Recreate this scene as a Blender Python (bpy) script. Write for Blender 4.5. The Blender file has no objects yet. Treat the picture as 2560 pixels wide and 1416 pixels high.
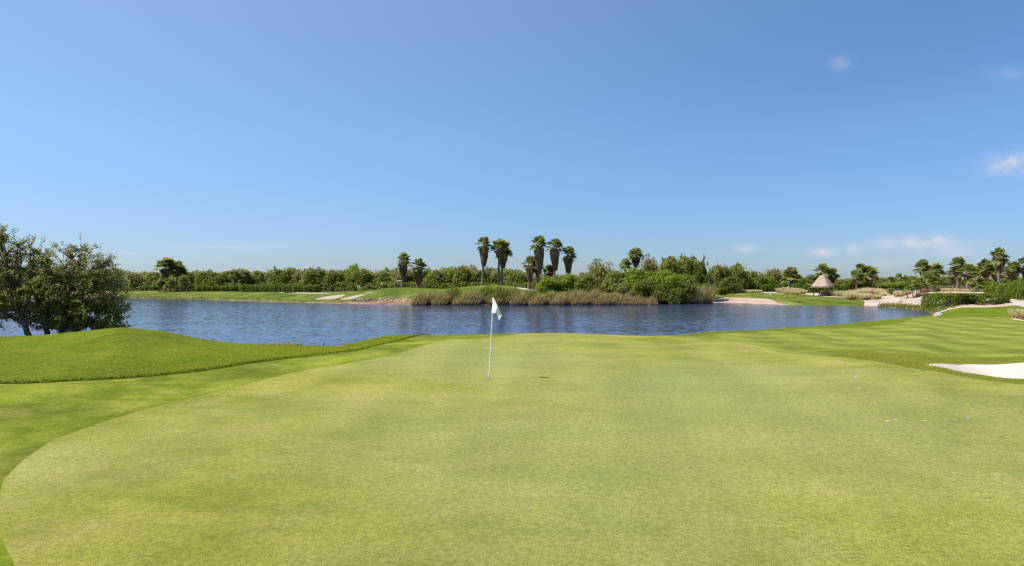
import bpy, math, random
import numpy as np
from mathutils import Vector, Matrix
from mathutils.geometry import delaunay_2d_cdt

SC = bpy.context.scene
COL = SC.collection
F, CX, HZ, CH = 1600.0, 1280.0, 700.0, 4.6
rng = np.random.default_rng(7)
R = math.radians

# ------------------------------------------------------------------ materials
def mat(name):
    m = bpy.data.materials.new(name); m.use_nodes = True
    nt = m.node_tree; nt.nodes.clear()
    out = nt.nodes.new('ShaderNodeOutputMaterial')
    return m, nt, out

class N:
    """tiny node helper"""
    def __init__(s, nt): s.nt = nt
    def new(s, t, **kw):
        n = s.nt.nodes.new(t)
        for k, v in kw.items(): setattr(n, k, v)
        return n
    def link(s, a, b): s.nt.links.new(a, b)
    def pos(s): return s.new('ShaderNodeTexCoord').outputs['Object']
    def scale(s, vec, sx, sy, sz, rot=0.0):
        m = s.new('ShaderNodeMapping'); m.inputs['Scale'].default_value = (sx, sy, sz)
        m.inputs['Rotation'].default_value = (0, 0, rot)
        s.link(vec, m.inputs['Vector']); return m.outputs[0]
    def noise(s, vec, scale, detail=3, rough=.55, dist=0.0):
        n = s.new('ShaderNodeTexNoise'); n.inputs['Scale'].default_value = scale
        n.inputs['Detail'].default_value = detail; n.inputs['Roughness'].default_value = rough
        n.inputs['Distortion'].default_value = dist
        if vec is not None: s.link(vec, n.inputs['Vector'])
        return n.outputs['Fac']
    def ramp(s, fac, stops, interp='LINEAR'):
        r = s.new('ShaderNodeValToRGB'); e = r.color_ramp.elements; r.color_ramp.interpolation = interp
        while len(e) < len(stops): e.new(.5)
        for el, (p, c) in zip(e, stops):
            el.position = p; el.color = (*c, 1) if len(c) == 3 else c
        s.link(fac, r.inputs['Fac']); return r.outputs['Color']
    def rng(s, v, a, b, c, d):
        m = s.new('ShaderNodeMapRange'); m.inputs[1].default_value = a; m.inputs[2].default_value = b
        m.inputs[3].default_value = c; m.inputs[4].default_value = d; s.link(v, m.inputs[0]); return m.outputs[0]
    def math(s, op, a, b=None, c=None):
        m = s.new('ShaderNodeMath', operation=op)
        for i, v in enumerate((a, b, c)):
            if v is None: continue
            if hasattr(v, 'links'): s.link(v, m.inputs[i])
            else: m.inputs[i].default_value = v
        return m.outputs[0]
    def mix(s, fac, a, b, mode='MIX'):
        m = s.new('ShaderNodeMix', data_type='RGBA', blend_type=mode)
        for v, i in ((fac, 0), (a, 6), (b, 7)):
            if hasattr(v, 'links'): s.link(v, m.inputs[i])
            else: m.inputs[i].default_value = v if not isinstance(v, tuple) else (*v, 1)
        return m.outputs[2]
    def bump(s, h, strength, dist=.02):
        b = s.new('ShaderNodeBump'); b.inputs['Strength'].default_value = strength
        b.inputs['Distance'].default_value = dist; s.link(h, b.inputs['Height']); return b.outputs[0]
    def princ(s, out, color, rough=.8, spec=.2, normal=None, metal=0.0):
        p = s.new('ShaderNodeBsdfPrincipled')
        if hasattr(color, 'links'): s.link(color, p.inputs['Base Color'])
        else: p.inputs['Base Color'].default_value = (*color, 1)
        p.inputs['Roughness'].default_value = rough; p.inputs['Specular IOR Level'].default_value = spec
        p.inputs['Metallic'].default_value = metal
        if normal is not None: s.link(normal, p.inputs['Normal'])
        s.link(p.outputs[0], out.inputs['Surface']); return p

def plain(name, c, rough=.6, spec=.3, metal=0, var=.12, scale=6.0):
    m, nt, out = mat(name); n = N(nt)
    f = n.noise(n.pos(), scale, 4)
    lo = tuple(max(0, x * (1 - var)) for x in c); hi = tuple(min(1, x * (1 + var)) for x in c)
    n.princ(out, n.ramp(f, [(.3, lo), (.7, hi)]), rough, spec, None, metal)
    return m

def turf(name, cols, dry, dryamt, big=.22, mid=1.6, fine=45., stripe=None, finevar=.25, bump=.35, seed=0.0, hue=None, streak=1.0):
    """cols: dark, mid, light of the grass; dry: straw colour of thin patches"""
    m, nt, out = mat(name); n = N(nt)
    p = n.pos()
    mp = n.new('ShaderNodeMapping'); mp.inputs['Location'].default_value = (seed, seed * .7, 0); n.link(p, mp.inputs[0]); p = mp.outputs[0]
    ps = n.scale(p, 1, streak, 1)
    a = n.noise(ps, big, 4, .6, .6); b = n.noise(ps, mid, 5, .62, .4); c = n.noise(p, fine, 4, .7)
    s = n.math('ADD', n.math('MULTIPLY', a, .55), n.math('MULTIPLY', b, .45))
    col = n.ramp(s, [(.40, cols[0]), (.5, cols[1]), (.60, cols[2])])
    d1 = n.noise(n.scale(p, 1, streak, 1), mid * .6, 5, .65, .8)
    col = n.mix(n.rng(d1, .48, .66, 0, dryamt), col, dry)
    if hue is not None:   # broad drift of colour over the lawn
        h = n.noise(p, .06, 2, .5); col = n.mix(n.rng(h, .4, .62, 0, hue[1]), col, hue[0])
    if stripe:
        for ang, w, amt in stripe:
            mm = n.scale(p, 1, 1, 1, ang)
            sx = n.new('ShaderNodeSeparateXYZ'); n.link(mm, sx.inputs[0])
            wob = n.math('MULTIPLY', n.math('SUBTRACT', n.noise(p, .10, 3), .5), w * 1.1)
            t = n.math('SINE', n.math('MULTIPLY', n.math('ADD', sx.outputs[0], wob), 2 * math.pi / (2 * w)))
            t = n.rng(t, -.4, .4, 1 - amt, 1 + amt * .8)
            cc = n.new('ShaderNodeCombineColor'); 
            n.link(t, cc.inputs[0]); n.link(t, cc.inputs[1]); n.link(n.math('MULTIPLY', t, 1.0), cc.inputs[2])
            col = n.mix(1.0, col, cc.outputs[0], 'MULTIPLY')
    c8 = n.noise(p, fine * .17, 9, .86)
    fv = n.math('MULTIPLY', n.rng(c, .38, .62, 1 - finevar, 1 + finevar), n.rng(c8, .43, .57, 1 - finevar * .5, 1 + finevar * .5))
    c3 = n.new('ShaderNodeCombineColor')
    for i in range(3): n.link(fv, c3.inputs[i])
    col = n.mix(1.0, col, c3.outputs[0], 'MULTIPLY')
    g2 = n.noise(p, fine * .45, 3, .7)
    col = n.mix(n.rng(g2, .55, .8, 0, .35), col, dry)
    n.princ(out, col, .9, .08, n.bump(n.math('ADD', n.math('ADD', c, g2), n.math('MULTIPLY', c8, 1.6)), bump, .014))
    return m

def leafmat(name, stops, trans=.35, rough=.55, spec=.25, k=2.1):
    stops = [(p, tuple(min(.7, x * k * w_) for x, w_ in zip(c, (1.14, 1.0, .62) if c[1] > c[0] else (1, 1, .9)))) for p, c in stops]
    m, nt, out = mat(name); n = N(nt)
    at = n.new('ShaderNodeAttribute', attribute_name='tint')
    col = n.ramp(at.outputs['Fac'], stops)
    p = n.new('ShaderNodeBsdfPrincipled'); n.link(col, p.inputs['Base Color'])
    p.inputs['Roughness'].default_value = rough + .1; p.inputs['Specular IOR Level'].default_value = spec * .4
    t = n.new('ShaderNodeBsdfTranslucent'); n.link(n.mix(.5, col, tuple(min(1, x * 1.5) for x in stops[-1][1])), t.inputs[0])
    mx = n.new('ShaderNodeMixShader'); mx.inputs[0].default_value = trans
    n.link(p.outputs[0], mx.inputs[1]); n.link(t.outputs[0], mx.inputs[2]); n.link(mx.outputs[0], out.inputs[0])
    return m

def barkmat(name, a, b, scale=9.0, band=0):
    m, nt, out = mat(name); n = N(nt); p = n.pos()
    f = n.noise(n.scale(p, 1, 1, 3.5 if band else .35), scale, 5, .65)
    n.princ(out, n.ramp(f, [(.35, a), (.65, b)]), .9, .1, n.bump(f, .7, .03))
    return m

# ------------------------------------------------------------------ geometry helpers
class Geo:
    def __init__(s): s.V = []; s.Fq = []; s.T = []; s.n = 0
    def add(s, V, Q, T=None):
        V = np.asarray(V, float).reshape(-1, 3); Q = np.asarray(Q, int).reshape(-1, 4)
        s.V.append(V); s.Fq.append(Q + s.n); s.n += len(V)
        s.T.append(np.full(len(Q), .5) if T is None else (np.full(len(Q), float(T)) if np.isscalar(T) else np.asarray(T, float)))
        return s
    def mesh(s, name, m, smooth=False):
        V = np.concatenate(s.V); Q = np.concatenate(s.Fq); T = np.concatenate(s.T)
        me = bpy.data.meshes.new(name)
        me.vertices.add(len(V)); me.vertices.foreach_set('co', V.astype(np.float32).ravel())
        me.loops.add(Q.size); me.loops.foreach_set('vertex_index', Q.astype(np.int32).ravel())
        me.polygons.add(len(Q)); me.polygons.foreach_set('loop_start', np.arange(0, Q.size, 4, dtype=np.int32))
        me.polygons.foreach_set('use_smooth', np.full(len(Q), smooth))
        a = me.attributes.new('tint', 'FLOAT', 'FACE'); a.data.foreach_set('value', T.astype(np.float32))
        me.materials.append(m); me.update(calc_edges=True); me.validate()
        return me
    def obj(s, name, m, parent=None, smooth=False, loc=None):
        o = bpy.data.objects.new(name, s.mesh(name, m, smooth)); COL.objects.link(o)
        if parent is not None: o.parent = parent
        if loc is not None: o.location = loc
        return o

def link(name, me, parent=None, loc=None):
    o = bpy.data.objects.new(name, me); COL.objects.link(o)
    if parent is not None: o.parent = parent
    if loc is not None: o.location = loc
    return o

def empty(name, loc, rz=0.0):
    o = bpy.data.objects.new(name, None); COL.objects.link(o)
    o.location = loc; o.rotation_euler = (0, 0, rz); o.empty_display_size = .3
    return o

def tag(o, label=None, cat=None, group=None, kind=None):
    if label: o['label'] = label
    if cat: o['category'] = cat
    if group: o['group'] = group
    if kind: o['kind'] = kind
    return o

ORD = ['first', 'second', 'third', 'fourth', 'fifth', 'sixth', 'seventh', 'eighth', 'ninth', 'tenth', 'eleventh', 'twelfth',
       'thirteenth', 'fourteenth', 'fifteenth', 'sixteenth', 'seventeenth', 'eighteenth', 'nineteenth', 'twentieth']

def tube(g, pts, rad, n=7, T=.5, cap=True):
    pts = np.asarray(pts, float); k = len(pts); rad = np.broadcast_to(np.asarray(rad, float), (k,))
    d = np.gradient(pts, axis=0); d /= np.linalg.norm(d, axis=1)[:, None] + 1e-9
    ref = np.array([0, 0, 1.]) if abs(d[0, 2]) < .9 else np.array([1., 0, 0])
    V = []
    ang = np.linspace(0, 2 * np.pi, n, endpoint=False)
    for i in range(k):
        a = np.cross(d[i], ref); a /= np.linalg.norm(a) + 1e-9; b = np.cross(d[i], a)
        V.append(pts[i] + rad[i] * (np.cos(ang)[:, None] * a + np.sin(ang)[:, None] * b))
    Q = []
    for i in range(k - 1):
        for j in range(n):
            j2 = (j + 1) % n
            Q.append((i * n + j, i * n + j2, (i + 1) * n + j2, (i + 1) * n + j))
    V = np.concatenate(V)
    if cap:
        base = len(V); V = np.vstack([V, pts[0], pts[-1]])
        for j in range(0, n, 2):
            Q.append((base, (j + 2) % n, (j + 1) % n, j))
            o = (k - 1) * n; Q.append((base + 1, o + j, o + (j + 1) % n, o + (j + 2) % n))
    g.add(V, Q, T)

def box(g, c, s, rz=0.0, T=.5, taper=1.0):
    c = np.asarray(c, float); h = np.asarray(s, float) / 2
    V = np.array([(x * (taper if z > 0 else 1), y * (taper if z > 0 else 1), z) for z in (-1, 1) for y in (-1, 1) for x in (-1, 1)], float) * h
    if rz: 
        co, si = math.cos(rz), math.sin(rz); V = np.stack([V[:, 0] * co - V[:, 1] * si, V[:, 0] * si + V[:, 1] * co, V[:, 2]], 1)
    g.add(V + c, [(0, 2, 3, 1), (4, 5, 7, 6), (0, 1, 5, 4), (2, 6, 7, 3), (0, 4, 6, 2), (1, 3, 7, 5)], T)

def unit(v): return v / (np.linalg.norm(v, axis=-1, keepdims=True) + 1e-9)

def leaves(g, C, size, outward=None, T=None, r=None, aspect=.6, upb=.3):
    """diamond leaf quads at centres C"""
    r = r or rng; n = len(C)
    nrm = r.normal(size=(n, 3)); nrm[:, 2] += upb * 2
    if outward is not None: nrm = nrm + 1.1 * outward
    nrm = unit(nrm)
    a = unit(np.cross(nrm, r.normal(size=(n, 3)))); b = np.cross(nrm, a)
    sz = size * r.uniform(.6, 1.35, (n, 1))
    a = a * sz; b = b * sz * aspect
    V = np.stack([C - a, C - b * 1.0 + a * .15, C + a, C + b + a * .15], 1).reshape(-1, 3)
    Q = np.arange(4 * n).reshape(n, 4)
    g.add(V, Q, r.uniform(0, 1, n) if T is None else np.clip(T, 0, 1))

def lobes_cloud(g, lob, n, size, r, inner=.35, aspect=.6, tb=.5, tv=.28, clump=.16):
    """leaf quads over a union of ellipsoid lobes (cx,cy,cz,rx,ry,rz), with clumps and gaps"""
    lob = np.asarray(lob, float)
    area = (lob[:, 3] * lob[:, 5] + lob[:, 4] * lob[:, 5] + lob[:, 3] * lob[:, 4]); w = area / area.sum()
    k = r.choice(len(lob), n, p=w)
    d = unit(r.normal(size=(n, 3))); d[:, 2] = np.where(d[:, 2] < -.75, -d[:, 2], d[:, 2])
    # clumpy radius: shared offsets for clusters of directions
    nc = 14
    seeds = unit(r.normal(size=(len(lob) * nc, 3))).reshape(len(lob), nc, 3); off = r.uniform(-clump * 2.2, clump, (len(lob), nc))
    toff = r.normal(0, .16, (len(lob), nc))
    dots = np.einsum('nkj,nj->nk', seeds[k], d); best = dots.argmax(1)
    rad = 1 + off[k, best] + r.normal(0, .05, n)
    rad *= np.where(r.uniform(size=n) < inner, r.uniform(.45, .95, n), 1)
    C = lob[k, :3] + d * rad[:, None] * lob[k, 3:]
    t = tb + toff[k, best] + r.normal(0, tv * .6, n)
    leaves(g, C, size, d, t, r, aspect)

# ------------------------------------------------------------------ terrain
def pchip(x, y, xi):
    x = np.asarray(x, float); y = np.asarray(y, float); h = np.diff(x); dl = np.diff(y) / h
    d = np.zeros_like(y)
    w1 = 2 * h[1:] + h[:-1]; w2 = h[1:] + 2 * h[:-1]
    same = dl[:-1] * dl[1:] > 0
    with np.errstate(divide='ignore', invalid='ignore'):
        d[1:-1] = np.where(same, (w1 + w2) / (w1 / dl[:-1] + w2 / dl[1:]), 0)
    d[0] = dl[0]; d[-1] = dl[-1]
    i = np.clip(np.searchsorted(x, xi) - 1, 0, len(h) - 1); t = (xi - x[i]) / h[i]
    return ((1 + 2 * t) * (1 - t) ** 2) * y[i] + t * (1 - t) ** 2 * h[i] * d[i] + t * t * (3 - 2 * t) * y[i + 1] + t * t * (t - 1) * h[i] * d[i + 1]

def zk(k):
    Y, p = k
    return (Y, CH - (p - HZ) / F * Y) if abs(p) > 60 else (Y, p)

# px : green edge, rough line, mid, crest, drop, near shore | far shore, bank top, mid, far crest, behind
T0 = {
 -500: [(8, 2.0), (15.5, 2.1), (21, 2.05), (27, 2.0), (32, 1.2), (37, 0), (171, 0), (176, .7), (186, 1.2), (196, 1.45), (215, 1.5)],
 -100: [(8, 2.0), (15.5, 2.1), (21, 2.05), (27, 2.05), (32, 1.2), (37, 0), (171, 0), (176, .7), (186, 1.2), (196, 1.45), (215, 1.5)],
 0: [(8.3, 2.0), (15.5, 2.08), (21, 2.07), (27, 847), (32, 1.35), (38, 0), (171, 0), (176, .7), (186, 1.2), (196, 1.45), (215, 1.5)],
 90: [(9.5, 2.0), (15.8, 2.07), (21, 2.1), (27, 844), (31, 1.6), (38, 0), (170, 0), (175, .7), (186, 1.25), (196, 1.45), (215, 1.5)],
 200: [(10.8, 2.0), (16.2, 2.07), (21, 2.2), (26, 834), (31, 1.65), (38, 0), (167, 0), (172, .7), (184, 1.3), (196, 1.45), (215, 1.5)],
 300: [(12, 2.0), (16.5, 2.06), (20.5, 880), (25, 823.5), (30, 1.9), (37, 0), (163.5, 0), (166, 738), (176, 732), (187, 728), (215, 1.5)],
 400: [(13, 2.0), (17.3, 2.05), (21.5, 882), (26, 831), (31, 1.6), (37, 0), (157, 0), (160, 743), (172, 733), (184, 727), (210, 1.5)],
 500: [(14.3, 2.0), (18.3, 2.04), (22, 882), (27.5, 852), (33, 1.2), (38, 0), (150, 0), (153, 745), (168, 734), (182, 727.5), (205, 1.5)],
 600: [(15.4, 2.0), (19.5, 2.04), (23, 885), (30, 862), (34.5, 1.0), (39, 0), (141, 0), (144, 748), (160, 735), (180, 728), (205, 1.5)],
 750: [(18.2, 2.0), (22.5, 893), (26.5, 877), (31, 866), (35, .9), (39, 0), (129, 0), (133, 753), (150, 736), (172, 730), (200, 1.5)],
 850: [(20, 2.0), (23.5, 884), (27, 875), (31, 868), (35, .9), (39, 0), (123, 0), (127, 754), (143, 737), (158, 731.5), (190, 1.5)],
 900: [(21.5, 893), (26, 874), (28, 864), (30.5, 856), (34, 1.2), (39, 0), (122, 0), (126, 752), (140, 736), (150, 729), (185, 1.5)],
 960: [(23.6, 876), (27.5, 857), (29.3, 848), (31, 842), (34.5, 1.3), (39.5, 0), (120, 0), (125, 750), (138, 734), (151, 721.5), (178, 1.7)],
 1010: [(24.8, 869), (28.5, 850), (30, 844), (32, 839), (35, 1.3), (40, 0), (118, 0), (124, 748), (136, 732), (150, 718.5), (175, 1.8)],
 1060: [(26, 860), (28.5, 850), (30, 844), (32, 839), (35, 1.3), (40, 0), (116, 0), (122, 748), (134, 733), (148, 720.5), (172, 1.8)],
 1110: [(27, 852), (28.5, 847), (30, 842), (31.5, 838), (35, 1.3), (40, 0), (115.5, 0), (122, .95), (133, 732), (146, 723.5), (172, 1.8)],
 1160: [(28, 848), (29, 844), (30, 840), (31.5, 837.5), (35, 1.3), (40, 0), (115, 0), (121, .9), (131, 729), (141, 717.5), (168, 1.8)],
 1230: [(29, 846), (29.7, 842), (30.5, 839), (31.5, 836.5), (35, 1.3), (40, 0), (115, 0), (121, .9), (129, 724), (139, 711.5), (162, 1.8)],
 1300: [(29, 843), (29.8, 840), (30.5, 837), (31.5, 834.5), (35, 1.3), (40, 0), (115, 0), (121, .9), (129, 728), (138, 719), (160, 1.8)],
 1400: [(29, 841), (29.8, 838.5), (30.5, 836), (31.5, 834), (35, 1.3), (40, 0), (115, 0), (121, .8), (129, 1.3), (138, 1.6), (160, 1.6)],
 1600: [(28, 847), (28.8, 845), (29.4, 842.5), (30, 841), (35, 1.2), (41, 0), (118, 0), (123, .7), (131, 1.2), (140, 1.5), (160, 1.6)],
 1690: [(28, 848), (29, 846), (30, 843.5), (31.5, 839.5), (37, 1.0), (44, 0), (122, 0), (126, .7), (133, 1.2), (141, 1.5), (160, 1.6)],
 1740: [(28, 848), (30, 845.5), (34, 840), (38, 832.5), (42, .8), (47, 0), (126, 0), (130, .6), (136, 1.2), (142, 1.5), (160, 1.6)],
 1800: [(27.5, 850), (30, 849), (36, 840), (44, 829), (47.5, .6), (51, 0), (129, 0), (137, 744), (143, 739), (149, 735), (170, 1.6)],
 1900: [(24.5, 868), (27, 864), (34, 850), (50, 824), (53.5, .35), (57, 0), (122.7, 0), (129, 747), (136, 741), (147, 732), (170, 1.7)],
 1980: [(21.8, 886), (25, 879), (34, 847), (55, 820.5), (58, .28), (61, 0), (116.5, 0), (119, 757), (128, 746), (141, 735.5), (170, 1.8)],
 2100: [(20.5, 893), (24.5, 878), (30, 865), (61, 811), (64, .15), (66, 0), (115, 0), (119, 756), (126, 747), (136, 738), (170, 2.0)],
 2180: [(19.5, 902), (24, 879), (29.5, 867), (65, 804), (68.5, .2), (71, 0), (112, 0), (116, 757), (124, 746), (135, 736), (170, 2.1)],
 2250: [(18.7, 913), (23.4, 884), (29.5, 866), (69, 797), (74, .2), (77, 0), (103.7, 0), (109, 760), (117, 746), (128, 732), (160, 2.3)],
 2310: [(17.6, 927), (21.5, 897), (28, 871), (70, 792.5), (76, .3), (80, 0), (96, 0), (102, 764), (112, 748), (122, 731), (150, 2.5)],
 2345: [(17, 934), (20, 912), (26, 887), (70, 793), (77, .45), (81, .2), (92, .3), (98, 767), (110, 748), (120, 730), (150, 2.6)],
 2400: [(16.9, 942), (18.2, 934), (23.5, 910), (66, 794.5), (70, 789), (79, 770.5), (84, 768), (92, 757), (104, 740), (115, 729), (145, 2.7)],
 2480: [(16.2, 953), (17.3, 945), (23.5, 911), (66, 794), (70, 787), (79, 768), (84, 765), (92, 752), (104, 737), (115, 727), (145, 2.8)],
 2560: [(15.5, 964), (16.4, 952), (23.5, 906), (64, 797), (69, 788), (78, 769), (84, 761), (92, 750), (104, 735), (115, 726), (145, 2.8)],
 3000: [(15, 2.0), (16, 2.0), (23.5, 1.5), (64, 1.0), (69, 1.0), (78, 1.2), (84, 1.4), (92, 1.7), (104, 2.2), (115, 2.6), (145, 2.8)],
}
def build_table():
    cols = sorted(T0); U = np.array([(c - CX) / F for c in cols])
    K = []
    for c in cols:
        k = [zk(q) for q in T0[c]]
        k = [(0, 2.0), (4.5, 2.0)] + k
        land = c >= 2330
        s1, s2 = k[7], k[8]
        if land: bed = [(s1[0] + (s2[0] - s1[0]) * .33, s1[1] + (s2[1] - s1[1]) * .33), (s1[0] + (s2[0] - s1[0]) * .66, s1[1] + (s2[1] - s1[1]) * .66)]
        else:
            w = s2[0] - s1[0]; e = min(9, w * .35); dp = min(1.2, w * .03); bed = [(s1[0] + e, -dp), (s2[0] - e, -dp)]
        k = k[:8] + bed + k[8:] + [(420, 1.6), (4000, 1.6)]
        K.append(k)
    K = np.array(K)                                  # cols x knots x 2
    us = np.linspace(-1.15, 1.1, 620)
    fine = np.stack([np.stack([np.interp(us, U, K[:, j, i]) for i in range(2)], -1) for j in range(K.shape[1])], 1)
    # smooth the knots sideways a little so no crease runs along a column
    ker = np.exp(-np.linspace(-2, 2, 9) ** 2); ker /= ker.sum()
    pad = np.pad(fine, ((4, 4), (0, 0), (0, 0)), mode='edge')
    fine = sum(ker[i] * pad[i:i + len(us)] for i in range(9))
    Ys = np.concatenate([np.linspace(0, 60, 500), np.linspace(60.3, 225, 600), np.geomspace(228, 4000, 60)])
    tab = np.stack([pchip(fine[i, :, 0] + np.arange(fine.shape[1]) * 1e-5, fine[i, :, 1], Ys) for i in range(len(us))])
    return us, Ys, tab
US, YS, TAB = build_table()

def ter(x, y):
    x = np.asarray(x, float); y = np.asarray(y, float)
    u = np.clip(x / np.maximum(y, 5.0), US[0], US[-1]); yc = np.clip(y, 0, YS[-1])
    fi = (u - US[0]) / (US[1] - US[0]); i = np.clip(fi.astype(int), 0, len(US) - 2); a = fi - i
    fj = np.interp(yc, YS, np.arange(len(YS))); j = np.clip(fj.astype(int), 0, len(YS) - 2); b = fj - j
    z = (TAB[i, j] * (1 - a) + TAB[i + 1, j] * a) * (1 - b) + (TAB[i, j + 1] * (1 - a) + TAB[i + 1, j + 1] * a) * b
    und = np.sin(x * .31 + 1.3) * np.sin(y * .23 + .4) + .6 * np.sin(x * .11 - y * .17)
    return z + und * .018 * np.clip((y - 6) / 20, 0, 1)

def hit(px, py, y0=4.5, y1=400):
    ys = np.linspace(y0, y1, 6000); x = (px - CX) / F * ys; zr = CH - (py - HZ) / F * ys
    d = zr - ter(x, ys); k = np.argmax(d <= 0)
    if d[k] > 0: k = int(np.argmin(d))
    return np.array([x[k], ys[k]])
def gx(px, Y): return (px - CX) / F * Y
def at(px, Y):
    x = gx(px, Y); return Vector((x, Y, float(ter(x, Y))))
def zat(py, Y): return CH - (py - HZ) / F * Y
def poly(pts, y0, y1): return np.array([hit(p[0], p[1], y0, y1) for p in pts])
def resample(P, step, closed=True):
    P = np.asarray(P, float); out = []
    n = len(P); m = n if closed else n - 1
    for i in range(m):
        a, b = P[i], P[(i + 1) % n]; L = np.linalg.norm(b - a); k = max(1, int(L / step))
        out += [a + (b - a) * t / k for t in range(k)]
    if not closed: out.append(P[-1])
    return np.array(out)
def smooth_poly(P, it=2):
    P = np.asarray(P, float)
    for _ in range(it):
        Q = np.roll(P, -1, 0); P = np.stack([.75 * P + .25 * Q, .25 * P + .75 * Q], 1).reshape(-1, 2)
    return P
def smooth_line(P, it=2):
    P = np.asarray(P, float)
    for _ in range(it):
        A, B = P[:-1], P[1:]
        P = np.vstack([P[:1], np.stack([.75 * A + .25 * B, .25 * A + .75 * B], 1).reshape(-1, 2), P[-1:]])
    return P
def inside(P, x, y):
    P = np.asarray(P); x = np.asarray(x); y = np.asarray(y); c = np.zeros(x.shape, bool)
    x1, y1 = P[:, 0], P[:, 1]; x2, y2 = np.roll(x1, -1), np.roll(y1, -1)
    for a, b, cc, d in zip(x1, y1, x2, y2):
        if b == d: continue
        m = ((b > y) != (d > y)) & (x < (cc - a) * (y - b) / (d - b) + a); c ^= m
    return c
def dist_line(L, x, y, closed=False):
    L = np.asarray(L); best = np.full(np.shape(x), 1e9)
    B = np.roll(L, -1, 0) if closed else L[1:]; A = L if closed else L[:-1]
    for a, b in zip(A, B):
        v = b - a; t = np.clip(((x - a[0]) * v[0] + (y - a[1]) * v[1]) / (v @ v + 1e-12), 0, 1)
        best = np.minimum(best, np.hypot(x - a[0] - t * v[0], y - a[1] - t * v[1]))
    return best

# ---- zone outlines
GREEN_PX = [(43, 1416), (18, 1377), (4, 1345), (-3, 1300), (2, 1211), (27, 1180), (72, 1139), (135, 1099), (202, 1074), (314, 1038), (404, 1013), (516, 986),
            (629, 957), (741, 930), (860, 910), (930, 899), (997, 885), (1055, 865), (1091, 854), (1132, 849), (1190, 847), (1226, 845)]
GREEN = [(1.5, 1.0), (-1.5, 2.6), (-3.0, 4.0), (-4.0, 5.0)] + [tuple(hit(a, b, 4.5, 30)) for a, b in GREEN_PX] + \
        [(gx(1267, 29.8), 29.8), (gx(1310, 31.2), 31.2), (gx(1380, 31.8), 31.8), (gx(1514, 31.0), 31.0), (gx(1626, 30.2), 30.2), (gx(1700, 29.2), 29.2)] + \
        [tuple(hit(a, b, 10, 40)) for a, b in [(1760, 845.5), (1815, 849), (1855, 857), (1900, 869), (1953, 884), (2034, 888), (2130, 896), (2206, 906), (2297, 925), (2416, 944), (2560, 965)]] + \
        [(17, 14), (22, 10), (22, 4), (15, 0), (7, -1)]
GREEN = resample(smooth_poly(GREEN, 2), .16)
LEFTLINE = [(-30, 14.5), (-18, 15.2)] + [tuple(hit(a, b, 9, 29)) for a, b in [(0, 962), (150, 956), (314, 947), (400, 940), (494, 930), (590, 916), (674, 902), (760, 893), (860, 883), (920, 871), (965, 861), (1000, 854)]] + \
           [(gx(1045, 31), 31.0), (gx(1080, 33.5), 33.5)]
LEFTLINE = smooth_line(LEFTLINE, 2)
FWR = [(gx(1450, 34), 34), (gx(1600, 33), 33), (gx(1690, 32), 32)] + [tuple(hit(a, b, 26, 75)) for a, b in [(1740, 840), (1800, 835.5), (1900, 830), (2000, 824), (2153, 819), (2251, 808), (2288, 796)]] + \
      [(gx(2330, 69), 69), (gx(2420, 67), 67), (gx(2560, 65), 65), (60, 66), (60, 23)] + [tuple(hit(a, b, 17, 40)) for a, b in [(2700, 893), (2560, 891), (2450, 893), (2372, 893), (2317, 891), (2273, 885), (2219, 884), (2175, 877), (2098, 876), (2034, 880)]]
FW = np.vstack([resample(LEFTLINE, .14, False), resample(np.vstack([smooth_line(resample(FWR, .8, False), 1), [(8, 10), (4, 6), (4, -6), (-30, -6)]]), .3, False)])
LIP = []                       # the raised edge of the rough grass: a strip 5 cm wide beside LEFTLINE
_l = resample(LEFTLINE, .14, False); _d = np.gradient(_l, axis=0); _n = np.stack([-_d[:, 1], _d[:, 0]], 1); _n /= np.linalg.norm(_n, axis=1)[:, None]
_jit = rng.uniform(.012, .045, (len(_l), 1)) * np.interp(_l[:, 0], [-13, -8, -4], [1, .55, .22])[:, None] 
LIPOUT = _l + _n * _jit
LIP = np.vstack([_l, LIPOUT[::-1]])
BUNK = [hit(a, b, 14, 32) for a, b in [(2303, 912.5), (2322, 909.5), (2341, 908), (2394, 909.5), (2448, 911.5), (2503, 911), (2560, 906.5), (2680, 902)]] + [np.array(q) for q in [(20, 19), (15.5, 17.2)]] + \
       [hit(a, b, 12, 24) for a, b in [(2560, 951), (2481, 943), (2416, 932.5), (2350, 919)]]
BUNK = resample(smooth_poly(BUNK, 2), .25)
def fp(pts, step=.7, y0=105, y1=215, it=1): return resample(smooth_poly(poly(pts, y0, y1), it), step)
FB = [fp([(781, 750), (804, 743), (835, 738.5), (862, 736), (864, 738), (850, 744), (835, 748)]),
      fp([(843, 750), (874, 742), (906, 736), (917, 736), (890, 745), (871, 749.5)]),
      fp([(907, 733), (931, 729.5), (934, 731), (918, 734)]),
      fp([(699, 730.5), (740, 731), (827, 733), (826, 735), (734, 734), (698, 732.5)])]
NB2 = resample(smooth_poly([(gx(2526, 64), 64), (gx(2550, 66), 66), (60, 67), (60, 61), (gx(2565, 60), 60), (gx(2535, 62.5), 62.5)], 1), .4)
def wp(l): return np.array([(gx(a, Y), Y) for a, Y in l])
def xy(pts, y0=80, y1=215): return poly(pts, y0, y1)
SHORE = np.vstack([wp([(-700, 165), (-100, 168), (150, 164), (290, 160), (500, 146), (700, 128), (860, 119), (1030, 114), (1200, 111), (1500, 113), (1790, 122)]),
                   xy([(1788, 753), (1770, 744)], 120, 150), wp([(1700, 126), (1500, 122), (1200, 120), (1040, 119.5)]),
                   xy([(1030, 752), (1020, 746.5), (985, 745), (945, 747), (935, 752), (880, 754), (850, 754), (800, 755), (740, 754), (640, 751.7), (500, 748.6), (350, 745), (290, 743)], 118, 180), wp([(290, 188), (225, 195), (-100, 190), (-700, 186)])])
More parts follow.
